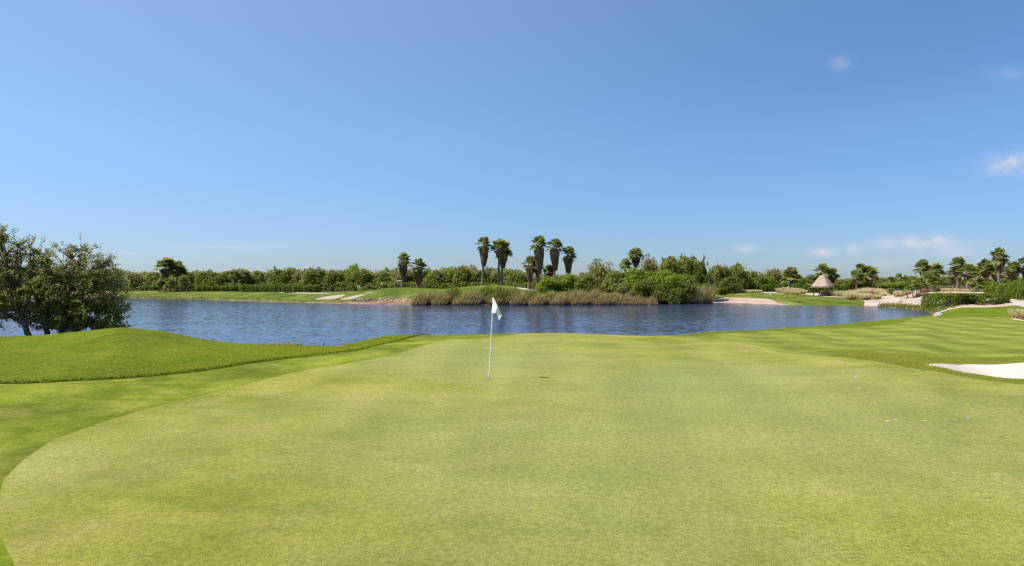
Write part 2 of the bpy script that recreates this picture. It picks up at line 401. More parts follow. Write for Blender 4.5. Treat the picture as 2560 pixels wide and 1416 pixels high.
SHORE = resample(SHORE, 1.0)
BEACH = fp([(1782, 758.5), (1783, 747), (1800, 744), (1850, 744.5), (1890, 746.5), (1920, 746.5), (1930, 750), (1936, 754), (1955, 759.5), (1985, 764.5), (1900, 765), (1800, 763)], .5, 108, 150)
SANDR = np.vstack([wp([(2155, 109)]), xy([(2163, 757), (2158, 752), (2140, 748.5), (2112, 744.5), (2080, 742), (2020, 737.5), (1950, 734.5), (1905, 732)], 110, 160), wp([(1900, 158), (2000, 150), (2100, 148), (2250, 142), (2420, 130), (2700, 122), (2900, 104), (2800, 84)]),
                   poly([(2640, 775), (2600, 773), (2560, 768.5), (2537, 763.5), (2510, 766.5), (2450, 769.5), (2385, 771.5)], 72, 95), wp([(2350, 84), (2320, 90), (2310, 94), (2240, 99)])])
SANDR = resample(smooth_poly(SANDR, 1), .8)
PATH = [resample(smooth_poly(np.vstack([xy([(1905, 731.5), (1930, 727.5), (1945, 726.5), (1962, 730), (1940, 731.5), (1915, 733)], 120, 190)]), 1), .6),
        resample(smooth_poly(np.vstack([xy([(2005, 735), (2030, 735.5), (2060, 738), (2090, 741.5), (2120, 744), (2100, 744.2), (2060, 741.5), (2020, 737.5)], 110, 170)]), 1), .6),
        resample(smooth_poly(poly([(2496, 750), (2515, 751), (2560, 757.5), (2640, 765), (2640, 773), (2560, 765.5), (2532, 759.5), (2508, 756)], 74, 105), 1), .5),
        resample(smooth_poly(xy([(1288, 718.5), (1310, 720.5), (1336, 724), (1334, 727), (1308, 724), (1290, 721)], 120, 160), 1), .6)]
CUPX, CUPY = hit(1222, 948, 10, 25)
_a = np.linspace(0, 2 * np.pi, 16, endpoint=False)
CUP = np.stack([CUPX + .054 * np.cos(_a), CUPY + .054 * np.sin(_a)], 1)

def build_ground():
    pts = []
    ys = np.concatenate([np.geomspace(4.2, 60, 150), np.geomspace(61, 215, 170)])
    for i, y in enumerate(ys):
        step = .0115 if y < 60 else .0105
        u = np.arange(-1.12, 1.07, step) + (step / 2 if i % 2 else 0)
        pts.append(np.stack([u * y, np.full(len(u), y)], 1) + rng.uniform(-.2, .2, (len(u), 2)) * np.array([step * y, .3 * step * y]))
    for y in np.geomspace(225, 3500, 24): 
        u = np.linspace(-1.6, 1.6, 60); pts.append(np.stack([u * y, np.full(60, y)], 1))
    g = np.mgrid[-40:41:2.5, -40:4.1:2.5].reshape(2, -1).T; pts.append(g)
    for y in np.geomspace(5, 210, 40):
        for s in (-1, 1): pts.append(np.stack([s * np.linspace(1.2, 1.6, 5) * y + s * 12, np.full(5, y)], 1))
    pts.append(np.array([(-5000, -300), (5000, -300), (5500, 3600), (-5500, 3600)]))
    P = np.vstack(pts)
    loops = [GREEN, FW, LIP, BUNK, NB2, SHORE, BEACH, SANDR, CUP] + FB + PATH
    # keep loose points a little away from the near outlines
    near = P[:, 1] < 40
    dmin = np.minimum(dist_line(GREEN[::3], P[:, 0], P[:, 1], True), dist_line(LEFTLINE, P[:, 0], P[:, 1]))
    P = P[~(near & (dmin < .12))]
    V = [Vector(p) for p in P]; E = []
    for L in loops:
        b = len(V); V += [Vector(p) for p in L]; E += [(b + i, b + (i + 1) % len(L)) for i in range(len(L))]
    vo, eo, fo, *_ = delaunay_2d_cdt(V, E, [], 0, 1e-4, False)
    X = np.array([(v.x, v.y) for v in vo]); Tm = np.array(fo, int)
    z = ter(X[:, 0], X[:, 1])
    # raised rough beside the collar on the left
    nr = (X[:, 1] < 37) & (X[:, 1] > 10) & (X[:, 0] < 1.0)
    d = dist_line(LEFTLINE, X[nr, 0], X[nr, 1]); ins = inside(FW, X[nr, 0], X[nr, 1])
    z[nr] += np.where(ins & (d > .01), 0, .045 * np.interp(X[nr, 0], [-13, -8, -4], [1, .55, .2]) * np.clip((d - .004) / .02, 0, 1))
    def carve(L, depth, w, zz):
        m = inside(L, X[:, 0], X[:, 1]); dd = dist_line(L, X[m, 0], X[m, 1], True); t = np.clip(dd / w, 0, 1); zz[m] -= depth * t * t * (3 - 2 * t)
    carve(BUNK, .28, 1.2, z); carve(NB2, .15, 1.0, z)
    for L in FB: carve(L, .25, 1.0, z)
    c = X[Tm].mean(1); cx, cy = c[:, 0], c[:, 1]; cz = z[Tm].mean(1)
    zone = np.where(cy > 100, 'far_fairway', 'rough').astype(object)
    u = cx / np.maximum(cy, 5)
    back = np.interp(u * F + CX, [-500, 300, 500, 700, 860, 960, 1100, 1230, 1340, 1500, 1700, 1800, 1950, 2400, 3000], [193, 190, 184, 178, 164, 160, 152, 149, 138, 124, 128, 152, 160, 128, 125])
    zone[(cy > back)] = 'scrub'
    zone[(cy > 60) & (cy < 100) & (u > (2560 - CX) / F * 1.01)] = 'rough'
    def setz(L, nm): zone[inside(L, cx, cy)] = nm
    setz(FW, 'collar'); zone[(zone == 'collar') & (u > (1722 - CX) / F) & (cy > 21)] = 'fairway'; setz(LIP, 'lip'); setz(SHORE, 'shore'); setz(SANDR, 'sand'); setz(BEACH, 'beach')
    for L in PATH: setz(L, 'path')
    setz(BUNK, 'bunker'); setz(NB2, 'bunker2')
    for i, L in enumerate(FB): setz(L, 'fb%d' % i)
    setz(GREEN, 'green'); setz(CUP, 'hole')
    zone[(zone == 'rough') & (u > (1900 - CX) / F) & (cy < 45)] = 'semi'; zone[cz < -.06] = 'bed'
    return X, z, Tm, zone
GXY, GZ, GT, GZONE = build_ground()

def zone_obj(names, name, mats):
    me = bpy.data.meshes.new(name)
    sel = np.isin(GZONE, names); t = GT[sel]; zn = GZONE[sel]
    idx, inv = np.unique(t, return_inverse=True); tri = inv.reshape(t.shape)
    V = np.stack([GXY[idx, 0], GXY[idx, 1], GZ[idx]], 1).astype(np.float32)
    me.vertices.add(len(V)); me.vertices.foreach_set('co', V.ravel())
    me.loops.add(tri.size); me.loops.foreach_set('vertex_index', tri.astype(np.int32).ravel())
    me.polygons.add(len(tri)); me.polygons.foreach_set('loop_start', np.arange(0, tri.size, 3, dtype=np.int32))
    me.polygons.foreach_set('use_smooth', np.full(len(tri), True))
    for m in mats: me.materials.append(m)
    if len(mats) > 1: me.polygons.foreach_set('material_index', np.array([names.index(q) for q in zn], np.int32))
    me.update(calc_edges=True); me.validate()
    o = bpy.data.objects.new(name, me); COL.objects.link(o); o['kind'] = 'structure'
    return o

M_green = turf('putting_green_turf', ((.150, .160, .012), (.212, .206, .025), (.264, .244, .046)), (.305, .245, .078), .62, .2, .9, 80., [(R(5), 1.25, .036), (R(-80), 1.6, .026)], .40, .6, 3.0, ((.205, .228, .072), .75), 1.4)
M_collar = turf('collar_turf', ((.080, .112, .003), (.118, .148, .006), (.178, .202, .015)), (.27, .235, .05), .45, .3, 1.4, 75., [(R(18), 2.0, .08), (R(-75), 3.4, .10)], .38, .6, 11.0)
M_fair = turf('fairway_turf', ((.142, .164, .017), (.160, .180, .023), (.180, .198, .032)), (.26, .225, .06), .2, .2, 1.0, 60., [(R(13), 1.7, .125), (R(-77), 2.5, .115)], .30, .5, 17.0)
M_semi = turf('semi_rough_turf', ((.095, .118, .012), (.125, .148, .018), (.155, .172, .028)), (.26, .22, .05), .4, .25, 1.2, 45., None, .42, .8, 9.0)
M_rough = turf('rough_turf', ((.066, .104, .0012), (.092, .130, .002), (.118, .150, .004)), (.22, .18, .02), .30, .24, 1.2, 45., None, .5, 1.0, 5.0)
M_lip = turf('grass_edge_painted_shade', ((.034, .046, .004), (.055, .07, .006), (.08, .085, .015)), (.12, .085, .03), .5, .5, 3., 30., None, .4, .8, 1.0)  # thatch colour, darkened further to paint in the shadow among the edge stems
M_far = turf('far_fairway_turf', ((.045, .074, .003), (.074, .106, .006), (.135, .158, .022)), (.24, .21, .06), .5, .07, .4, 8., None, .25, .3, 2.0, None, .5)
def sandmat(name, a, b, c, sc=1.2, bump=.4, rake=False):
    m, nt, out = mat(name); n = N(nt); p = n.pos()
    f = n.noise(p, sc, 6, .65, .3); f2 = n.noise(p, sc * 14, 4, .7)
    col = n.mix(n.rng(f2, .3, .7, 0, .5), n.ramp(f, [(.34, a), (.5, b), (.66, c)]), b)
    hh = n.math('ADD', f, f2)
    if rake:
        wv = n.new('ShaderNodeTexWave'); wv.inputs['Scale'].default_value = 1.6; wv.inputs['Distortion'].default_value = 6; wv.inputs['Detail'].default_value = 3; n.link(n.scale(p, 1, .6, 1, .5), wv.inputs['Vector'])
        hh = n.math('ADD', hh, n.math('MULTIPLY', wv.outputs['Fac'], .16)); dk = n.noise(p, 3.0, 6, .75); col = n.mix(n.rng(dk, .48, .72, 0, .2), col, (.36, .29, .22))
    n.princ(out, col, .95, .05, n.bump(hh, bump, .05)); return m
M_bunk = sandmat('bunker_sand', (.48, .405, .335), (.53, .455, .385), (.57, .50, .425), .8, .5, True)
M_fbunk = sandmat('far_bunker_sand', (.30, .24, .18), (.35, .29, .225), (.40, .34, .27), .6, .25)
M_sand = sandmat('coral_sand', (.28, .20, .14), (.40, .31, .235), (.52, .44, .36), .35)
M_beach = sandmat('pebble_beach', (.27, .17, .125), (.36, .25, .19), (.48, .38, .31), .5)
M_shore = sandmat('muddy_bank', (.075, .048, .025), (.20, .125, .07), (.36, .26, .17), .55)
M_path = sandmat('cart_path_concrete', (.36, .34, .33), (.40, .38, .37), (.44, .42, .41), 1.0, .1)
M_scrub = sandmat('scrub_soil', (.035, .045, .015), (.06, .06, .025), (.10, .085, .05), .4)
M_bed = sandmat('lake_mud', (.03, .025, .015), (.05, .04, .025), (.08, .06, .04), .4)

zone_obj(['green'], 'putting_green', [M_green])
zone_obj(['collar'], 'green_collar', [M_collar])
zone_obj(['fairway'], 'mown_fairway', [M_fair]); zone_obj(['semi'], 'semi_rough', [M_semi])
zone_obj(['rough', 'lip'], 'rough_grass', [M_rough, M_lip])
zone_obj(['far_fairway'], 'far_fairway', [M_far])
zone_obj(['bunker'], 'greenside_bunker', [M_bunk]); zone_obj(['bunker2'], 'sand_patch', [M_bunk])
for i in range(4): zone_obj(['fb%d' % i], 'far_bunker', [M_fbunk])
zone_obj(['shore'], 'muddy_shore', [M_shore]); zone_obj(['beach'], 'pebble_beach', [M_beach]); zone_obj(['sand'], 'sandy_ground', [M_sand])
zone_obj(['path'], 'cart_path', [M_path]); zone_obj(['scrub'], 'scrub_ground', [M_scrub]); zone_obj(['bed'], 'lake_bed', [M_bed])

# ---- water
def water():
    m, nt, out = mat('lake_water'); n = N(nt); p = n.pos()
    gust = n.noise(n.scale(p, .35, 1, 1, R(8)), .07, 4, .6, .5)
    def slope(vec, sc, det, amp):
        t = n.new('ShaderNodeTexNoise'); t.inputs['Scale'].default_value = sc; t.inputs['Detail'].default_value = det; t.inputs['Roughness'].default_value = .6; n.link(vec, t.inputs['Vector'])
        v = n.new('ShaderNodeVectorMath', operation='SUBTRACT'); n.link(t.outputs['Color'], v.inputs[0]); v.inputs[1].default_value = (.5, .5, .5)
        q = n.new('ShaderNodeVectorMath', operation='SCALE'); n.link(v.outputs[0], q.inputs[0]); q.inputs['Scale'].default_value = amp; return q.outputs[0]
    def vadd(a, b):
        v = n.new('ShaderNodeVectorMath', operation='ADD'); n.link(a, v.inputs[0]); n.link(b, v.inputs[1]); return v.outputs[0]
    sl = vadd(vadd(slope(n.scale(p, .5, 1, 1, R(8)), 1.7, 3, .21), slope(n.scale(p, .6, 1, 1, R(-10)), 3.0, 3, .44)), slope(n.scale(p, .35, .8, 1, R(14)), .16, 3, .08))
    sc_ = n.new('ShaderNodeVectorMath', operation='SCALE'); n.link(sl, sc_.inputs[0]); n.link(n.rng(gust, .35, .65, .65, 1.25), sc_.inputs['Scale'])
    fl = n.new('ShaderNodeVectorMath', operation='MULTIPLY'); n.link(sc_.outputs[0], fl.inputs[0]); fl.inputs[1].default_value = (.6, 1, 0)
    up = n.new('ShaderNodeVectorMath', operation='ADD'); n.link(fl.outputs[0], up.inputs[0]); up.inputs[1].default_value = (0, 0, 1)
    nm = n.new('ShaderNodeVectorMath', operation='NORMALIZE'); n.link(up.outputs[0], nm.inputs[0])
    pr = n.princ(out, (.034, .048, .098), .12, .5, nm.outputs[0]); pr.inputs['IOR'].default_value = 1.33
    g = Geo(); g.add([(-600, 18, 0), (600, 18, 0), (600, 260, 0), (-600, 260, 0)], [(0, 1, 2, 3)])
    o = g.obj('lake_water', m); o['kind'] = 'structure'
water()

# ------------------------------------------------------------------ foliage kinds
L_sea = leafmat('buttonwood_leaves', [(0, (.026, .036, .010)), (.5, (.052, .074, .018)), (.85, (.088, .115, .028)), (1, (.17, .15, .07))], .48, .4, .4, 2.4)
L_olive = leafmat('mangrove_leaves', [(0, (.046, .060, .018)), (.45, (.066, .090, .022)), (.8, (.110, .130, .034)), (1, (.15, .145, .055))], .5)
L_dark = leafmat('dark_mangrove_leaves', [(0, (.034, .052, .015)), (.5, (.055, .082, .021)), (1, (.095, .12, .034))], .5)
L_grey = leafmat('twiggy_mangrove_leaves', [(0, (.060, .055, .030)), (.45, (.085, .095, .038)), (.8, (.12, .13, .05)), (1, (.20, .17, .10))], .5)
L_bright = leafmat('bright_bush_leaves', [(0, (.030, .060, .010)), (.5, (.070, .115, .018)), (1, (.125, .165, .035))], .5)
L_hedge = leafmat('hedge_leaves', [(0, (.020, .042, .005)), (.5, (.055, .100, .009)), (1, (.12, .17, .02))], .35, .4, .4, 1.4)
L_palm = leafmat('palm_fronds', [(0, (.022, .040, .013)), (.5, (.050, .078, .022)), (.85, (.105, .14, .04)), (1, (.155, .135, .045))], .4, .4, .4, 2.3)
L_skirt = leafmat('dead_palm_fronds', [(0, (.055, .038, .032)), (.4, (.12, .085, .065)), (.75, (.22, .15, .11)), (1, (.34, .25, .17))], .2, .8, .1, 1.45)
L_reed = leafmat('reed_blades', [(0, (.11, .068, .046)), (.28, (.25, .165, .10)), (.5, (.36, .26, .13)), (.68, (.17, .18, .06)), (1, (.060, .095, .022))], .4, .7, .1, 1.75)
L_straw = leafmat('fountain_grass_blades', [(0, (.20, .18, .07)), (.5, (.42, .34, .18)), (1, (.58, .49, .32))], .4, .8, .1, 1.18)
L_red = leafmat('red_shrub_leaves', [(0, (.10, .03, .025)), (.6, (.20, .07, .05)), (1, (.26, .14, .09))], .3)
L_lawn = leafmat('long_grass_blades', [(0, (.045, .085, .006)), (.5, (.10, .17, .012)), (1, (.24, .25, .04))], .3, .7, .1, 1.0)
B_bark = barkmat('grey_brown_bark', (.05, .038, .030), (.13, .105, .085))
B_twig = barkmat('pale_twig_bark', (.12, .09, .07), (.24, .19, .15))
B_palm = barkmat('palm_trunk_bark', (.13, .085, .065), (.29, .20, .16), 7, 1)

# ------------------------------------------------------------------ the leafy trees at the left shore
def shore_tree(base, trunk_pts, env, ntw, seed, lab, stems=1):
    r = np.random.default_rng(seed)
    root = empty('shoreline_tree', base); tag(root, lab, 'tree', 'leafy trees on the near left shore')
    tp = np.array(trunk_pts, float); g = Geo()
    fine = np.stack([np.interp(np.linspace(0, 1, 14), np.linspace(0, 1, len(tp)), tp[:, i]) for i in range(3)], 1)
    fine[1:-1] += r.normal(0, .02, (12, 3)); tube(g, fine, np.linspace(.15, .07, 14), 9)
    limbs = [fine]
    env = np.array(env, float)
    lg = Geo()
    for e in env:                                     # one or two limbs into each lobe of the crown
        for q in range(2):
            s = fine[r.integers(6, 14)]; tgt = e[:3] + r.uniform(-.45, .45, 3) * e[3:]
            mid = (s + tgt) / 2 + r.normal(0, .18, 3) + np.array([0, 0, .12])
            t = np.linspace(0, 1, 9)[:, None]; L = (1 - t) ** 2 * s + 2 * t * (1 - t) * mid + t * t * tgt
            tube(lg, L, np.linspace(.06, .018, 9), 6); limbs.append(L)
    allp = np.vstack(limbs[1:])
    C = []; O = []; TT = []; tw = Geo()
    w = env[:, 3] * env[:, 5]; w = w / w.sum()
    for _ in range(ntw):
        e = env[r.choice(len(env), p=w)]
        d = unit(r.normal(size=3)); rr = r.uniform(.25, 1.0) ** .45
        tip = e[:3] + d * rr * e[3:]
        if tip[2] < .12: tip[2] = r.uniform(.1, .5)
        k = np.argmin(((allp - tip) ** 2).sum(1) * r.uniform(.6, 1.4, len(allp))); s = allp[k]
        v = tip - s; L = np.linalg.norm(v)
        end = tip + unit(v * .6 + np.array([.18, 0, .35])) * r.uniform(.1, .55 if rr > .8 else .25)
        mid = s + v * .55 + r.normal(0, .06, 3)
        t = np.linspace(0, 1, 6)[:, None]; B = (1 - t) ** 2 * s + 2 * t * (1 - t) * mid + t * t * end
        tube(tw, B, np.linspace(.015, .005, 6), 4, cap=False)
        n = r.integers(27, 48); tt = 1 - r.uniform(0, 1, n) ** 1.5 * min(1, .75 / max(L, .3)); tt = tt[:, None]
        c = (1 - tt) ** 2 * s + 2 * tt * (1 - tt) * mid + tt * tt * end + r.normal(0, .055, (n, 3))
        C.append(c); O.append(np.tile(d, (n, 1))); TT.append(np.clip(r.normal(.5 + r.normal(0, .13), .2, n), 0, 1))
    C = np.vstack(C); O = np.vstack(O); TT = np.concatenate(TT)
    g.obj('trunk', B_bark, root, True)
    lg.obj('limbs', B_bark, root, True); tw.obj('twigs', B_twig, root)
    cg = Geo(); leaves(cg, C, .046, O * .3, TT, r, .62, .35); cg.obj('crown', L_sea, root)
    return root
YT = 31.0
def env_px(l, bx, bz): return [(gx(a, YT) - bx, dy, zat(b, YT) - bz, c / F * YT, c / F * YT * .85, d / F * YT) for a, b, c, d, dy in l]
b1 = at(80, 30.5); b2 = at(119, 31.2); b3 = at(150, 31.0)
shore_tree(b1, [(0, 0, -.15), (-.28, .05, .45), (-.62, .1, 1.25), (-1.0, .2, 2.4)],
           env_px([(-20, 690, 90, 90, .2), (35, 640, 45, 60, -.2), (-70, 700, 90, 110, .4), (10, 600, 40, 30, 0), (80, 650, 50, 45, .2), (0, 780, 45, 40, .3), (55, 720, 60, 55, -.4), (70, 625, 30, 30, .1), (20, 745, 60, 50, .3), (70, 800, 34, 30, .5), (-30, 800, 40, 36, .2)], b1.x, b1.z), 800, 11,
           'leaning leafy tree at the near left shore, its trunk tilted left')
shore_tree(b2, [(0, 0, -.15), (-.02, 0, .5), (-.06, .1, 1.3), (.15, .1, 2.1)],
           env_px([(150, 665, 60, 50, 0), (205, 675, 55, 50, .3), (130, 730, 75, 60, -.4), (195, 745, 80, 55, .2), (240, 720, 50, 50, .5), (205, 800, 70, 30, -.2), (270, 780, 36, 40, .2), (262, 660, 18, 18, .1), (185, 625, 28, 20, .2), (120, 800, 45, 35, .4), (275, 815, 36, 22, .1), (230, 770, 60, 45, .5), (165, 815, 50, 24, .5), (95, 690, 40, 55, .2), (100, 760, 40, 40, .6), (105, 812, 40, 26, -.1), (150, 826, 46, 14, .2), (70, 770, 40, 40, .2)], b2.x, b2.z), 1130, 12,
           'spreading leafy tree with an upright trunk at the near left shore')
shore_tree(b3, [(0, 0, -.15), (.02, 0, .3), (.06, 0, .6), (.2, .05, 1.0)],
           env_px([(160, 815, 35, 22, 0), (235, 815, 45, 18, .2), (180, 780, 40, 30, -.2)], b3.x, b3.z), 110, 13,
           'small thin-stemmed sapling under the spreading shoreline tree')

# ------------------------------------------------------------------ background trees and bushes
def crown_mesh(name, m, seed, n, size, nl=9, squash=1.0, open_=.35, clump=.16, tb=.5):
    """unit crown: width about 2 (x,y in -1..1), z 0..1"""
    r = np.random.default_rng(seed); lob = []
    for i in range(nl):
        a = r.uniform(0, 2 * np.pi); rad = r.uniform(.15, .62)
        s = r.uniform(.30, .48)
        lob.append((rad * math.cos(a), rad * math.sin(a), r.uniform(.30, .72), s, s, s * r.uniform(.5, .75)))
    lob.append((0, 0, .35, .75, .7, .34)); lob.append((0, 0, .6, .5, .5, .34))
    g = Geo(); lobes_cloud(g, lob, n, size, r, open_, .62, tb, .3, clump)
    # loose sprigs above the outline
    k = 16; a = r.uniform(0, 2 * np.pi, k); q = r.uniform(.1, .85, k)
    for aa, qq in zip(a, q):
        top = .93 - .35 * qq * qq; c0 = np.array([qq * math.cos(aa), qq * math.sin(aa), top])
        m_ = r.integers(3, 9); dv = unit(np.array([.35 * math.cos(aa) + .2, .35 * math.sin(aa), .8]) + r.normal(0, .3, 3)) * .026; c = c0 - np.array([0, 0, .05]) + np.cumsum(np.tile([dv], (m_, 1)), 0) + r.normal(0, .026, (m_, 3))
        leaves(g, c, size * .75, None, r.normal(tb + .1, .2, m_), r, .6)
    return g.mesh(name, m)

def trunk_mesh(seed):
    r = np.random.default_rng(seed); g = Geo()
    for k in range(4):
        a = r.uniform(0, 2 * np.pi); top = np.array([.45 * math.cos(a), .45 * math.sin(a), .62])
        t = np.linspace(0, 1, 6)[:, None]
        tube(g, t * top + (1 - t) * np.array([.05 * math.cos(a), .05 * math.sin(a), -.03]) + np.array([0, 0, 1]) * (.1 * np.sin(t * 3)) , np.linspace(.035, .012, 6), 5)
    return g.mesh('trunk', B_bark)
TRUNKS = [trunk_mesh(s) for s in (1, 2, 3)]
KIND = {
 'olive': ('olive green leafy', [crown_mesh('crown', L_olive, s, 3800, .062) for s in (21, 22, 23)]),
 'dark': ('dark green dense', [crown_mesh('crown', L_dark, s, 3800, .064, 8) for s in (31, 32)]),
 'grey': ('brownish twiggy', [crown_mesh('crown', L_grey, s, 3200, .052, 10, open_=.5, clump=.22) for s in (41, 42)]),
 'bright': ('bright yellow green', [crown_mesh('crown', L_bright, s, 4200, .056, 10) for s in (51, 52)]),
}
def tree(px, Y, wpx, top, kind, label, group, name='background_tree', depth=None, base=None, i=[0]):
    i[0] += 1
    b = at(px, Y)
    if base is not None: b.z = base
    root = empty(name, b, rng.uniform(0, 6.28)); tag(root, label, 'tree' if 'tree' in name else 'bush', group)
    w = wpx / F * Y / 2; h = zat(top, Y) - b.z + .1
    ms = KIND[kind][1]
    c = link('crown', ms[i[0] % len(ms)], root); c.scale = (w, (depth or w), h / 1.0)
    t = link('trunk', TRUNKS[i[0] % 3], root); t.scale = (w, w, h)
    return root

PROF = [(-700, 665), (-200, 662), (0, 668), (150, 668), (280, 672), (330, 681), (380, 681), (430, 684), (470, 679), (520, 676), (580, 673), (620, 678), (660, 679), (700, 669), (730, 669), (770, 676), (800, 672), (850, 671), (880, 664), (905, 668), (940, 681), (970, 672), (1010, 672), (1080, 676), (1110, 671), (1160, 665), (1195, 672), (1235, 668), (1270, 674), (1310, 681), (1350, 684)]
def prof(px): return float(np.interp(px, [p[0] for p in PROF], [p[1] for p in PROF]))
REG = [(282, 'seen through the shoreline trees'), (480, 'behind the left pair of palms'), (605, 'behind the short clipped hedge'), (800, 'behind the long clipped hedge'), (885, 'behind the distant sand bunkers'),
       (985, 'behind the person in red'), (1075, 'behind the golf cart'), (1190, 'between golf cart and knoll palms'), (1400, 'behind the knoll palms')]
def region(px):
    for a, t in REG:
        if px < a: return t
cnt = {}
px = -60.0; row = 0
kinds_cycle = ['olive', 'grey', 'olive', 'dark', 'olive', 'grey', 'bright', 'olive', 'grey', 'dark']
k = 0; items = []
while px < 1345:
    Yb = float(np.interp(px, [-100, 300, 600, 860, 960, 1100, 1250, 1350], [196, 193, 187, 176, 172, 164, 160, 156])) + rng.uniform(-3, 4)
    items.append((px, Yb, rng.uniform(50, 74) * 178 / Yb, prof(px) + rng.uniform(-3.5, 6), kinds_cycle[k % 10])); k += 1
    px += rng.uniform(21, 30)
for (px, Yb, w, top, kd) in items:
    key = (region(px), kd); cnt[key] = cnt.get(key, 0) + 1
tot = dict(cnt); cnt = {}
for (px, Yb, w, top, kd) in items:
    key = (region(px), kd); cnt[key] = cnt.get(key, 0) + 1
    desc = KIND[kd][0]
    lab = f"{desc} tree in the far treeline {key[0]}" if tot[key] == 1 else f"{ORD[cnt[key]-1]} {desc} tree from the left, {key[0]}"
    tree(px, Yb, w, top, kd, lab, 'trees of the far treeline')
# low skirt of the wood in front of the trunks, and the far wood behind: one uncountable mass each
def wood(name, a, b, n, size, m, lab, cat, tb=.45):
    r = np.random.default_rng(len(name) + n); g = Geo()
    u = r.uniform(a[0], a[1], n); C = []; T = []
    ph = r.uniform(0, 6, 8)
    bump_ = sum(np.sin(u / F * k * 60 + p) / k ** .5 for k, p in zip((1, 1.7, 2.9, 4.3, 6.1, 9.7, 13, 17), ph)) * .22
    Y = np.interp(u, b[0], b[1]) + r.uniform(0, 8, n)
    x = (u - CX) / F * Y; zg = ter(x, Y); top = CH - (np.interp(u, b[2], b[3]) - HZ) / F * Y
    hh = np.maximum(top - zg, .6) * (1 + bump_ * .35) ; t = r.uniform(0, 1, n) ** .6
    C = np.stack([x + r.normal(0, .4, n), Y + (1 - t) * -1.5, zg + t * hh], 1)
    leaves(g, C, size, np.tile([(0, -1., .3)], (n, 1)), r.normal(tb, .2, n) + (np.sin(u / 9) * .1), r)
    o = g.obj(name, m); tag(o, lab, cat, None, 'stuff')
wood('far_woodland', (-700, 2000), ([-700, 300, 700, 960, 1250, 1500, 2000], [206, 203, 194, 182, 172, 168, 178], [p[0] for p in PROF] + [1500, 1800, 2000], [p[1] + 5 for p in PROF] + [690, 684, 690]), 26000, .42, L_olive, 'dense olive green woodland behind the front trees across the lake', 'woodland')
wood('woodland_undergrowth', (-200, 1345), ([-200, 300, 600, 860, 960, 1100, 1250, 1350], [191, 188, 182, 171, 166, 158, 152, 148], [-200, 1400], [708, 706]), 13000, .30, L_dark, 'low dark undergrowth along the foot of the far treeline', 'undergrowth', .5)
wood('far_scrub', (1960, 3000), ([1960, 2200, 2560, 3000], [235, 240, 215, 190], [1960, 2000, 2060, 2130, 2200, 2280, 2400, 2560, 3000], [688, 698, 697, 697, 696, 693, 697, 697, 690]), 15000, .42, L_olive, 'distant band of grey green scrub on the right horizon', 'scrub')

BUSH = [ # px, Y, width px, top py, kind, label
 (1365, 131, 74, 692, 'bright', 'yellow green bush at the left end of the bank thicket, beside the short palm'),
 (1418, 132, 92, 683, 'bright', 'rounded yellow green bush under the tall palm cluster'),
 (1498, 140, 78, 651, 'grey', 'airy round-topped tree with brown twigs standing alone above the bank bushes'),
 (1470, 129, 92, 688, 'dark', 'dark green bush below the airy round-topped tree'),
 (1535, 129, 92, 676, 'olive', 'olive bush between the airy round tree and the wide palm'),
 (1590, 128, 96, 668, 'bright', 'yellow green bush in front of the pair of low palms'),
 (1626, 140, 60, 640, 'grey', 'thin greyish tree right behind the pair of low palms'),
 (1672, 133, 96, 640, 'olive', 'tall olive tree, left of the two tallest crowns in the bank thicket'),
 (1716, 134, 92, 637, 'olive', 'tallest olive tree of the bank thicket'),
 (1752, 132, 70, 648, 'dark', 'dark green tree at the right shoulder of the bank thicket'),
 (1660, 125, 110, 676, 'bright', 'broad light green bush in the middle of the bank thicket'),
 (1715, 126, 90, 684, 'olive', 'olive bush below the tallest tree of the bank thicket'),
 (1608, 123, 96, 700, 'dark', 'low dark bush above the tan reeds'),
 (1660, 121, 92, 708, 'dark', 'low dark green bush leaning over the water'),
 (1708, 122, 80, 706, 'dark', 'dark waterside bush left of the tall reed clump'),
 (1768, 131, 52, 688, 'grey', 'brownish bush at the right end of the bank thicket'),
 (1560, 124, 70, 706, 'olive', 'low olive bush behind the tan reeds'),
 (1806, 156, 66, 662, 'olive', 'olive tree first right of the bank thicket'),
 (1842, 157, 72, 663, 'olive', 'olive tree with a small palm top beside it'),
 (1826, 150, 70, 690, 'dark', 'dark low tree over the row of straw grass'),
 (1880, 159, 76, 676, 'olive', 'olive tree above the row of straw grass'),
 (1934, 168, 62, 670, 'grey', 'sparse greyish tree left of the bushy palm'),
 (1908, 160, 64, 688, 'bright', 'bright green bush left of the small roadside sign'),
 (2020, 178, 46, 690, 'dark', 'dark round tree behind the hedge left of the thatched hut'),
 (2255, 150, 80, 704, 'bright', 'bright green bush behind the straw grass right of the hut'),
 (2205, 158, 70, 706, 'olive', 'low olive bush right of the short-skirted palms'),
 (2545, 105, 60, 703, 'bright', 'bright green bush at the right edge behind the hedge'),
]
for (px, Y, w, top, kd, lab) in BUSH:
    nm = 'background_tree' if ' tree' in lab.split(' behind')[0].split(' below')[0].split(' under')[0] and 'bush' not in lab.split(' ')[0:4] else 'bush'
    tree(px, Y, w, top, kd, lab, 'trees and bushes of the far bank', nm)

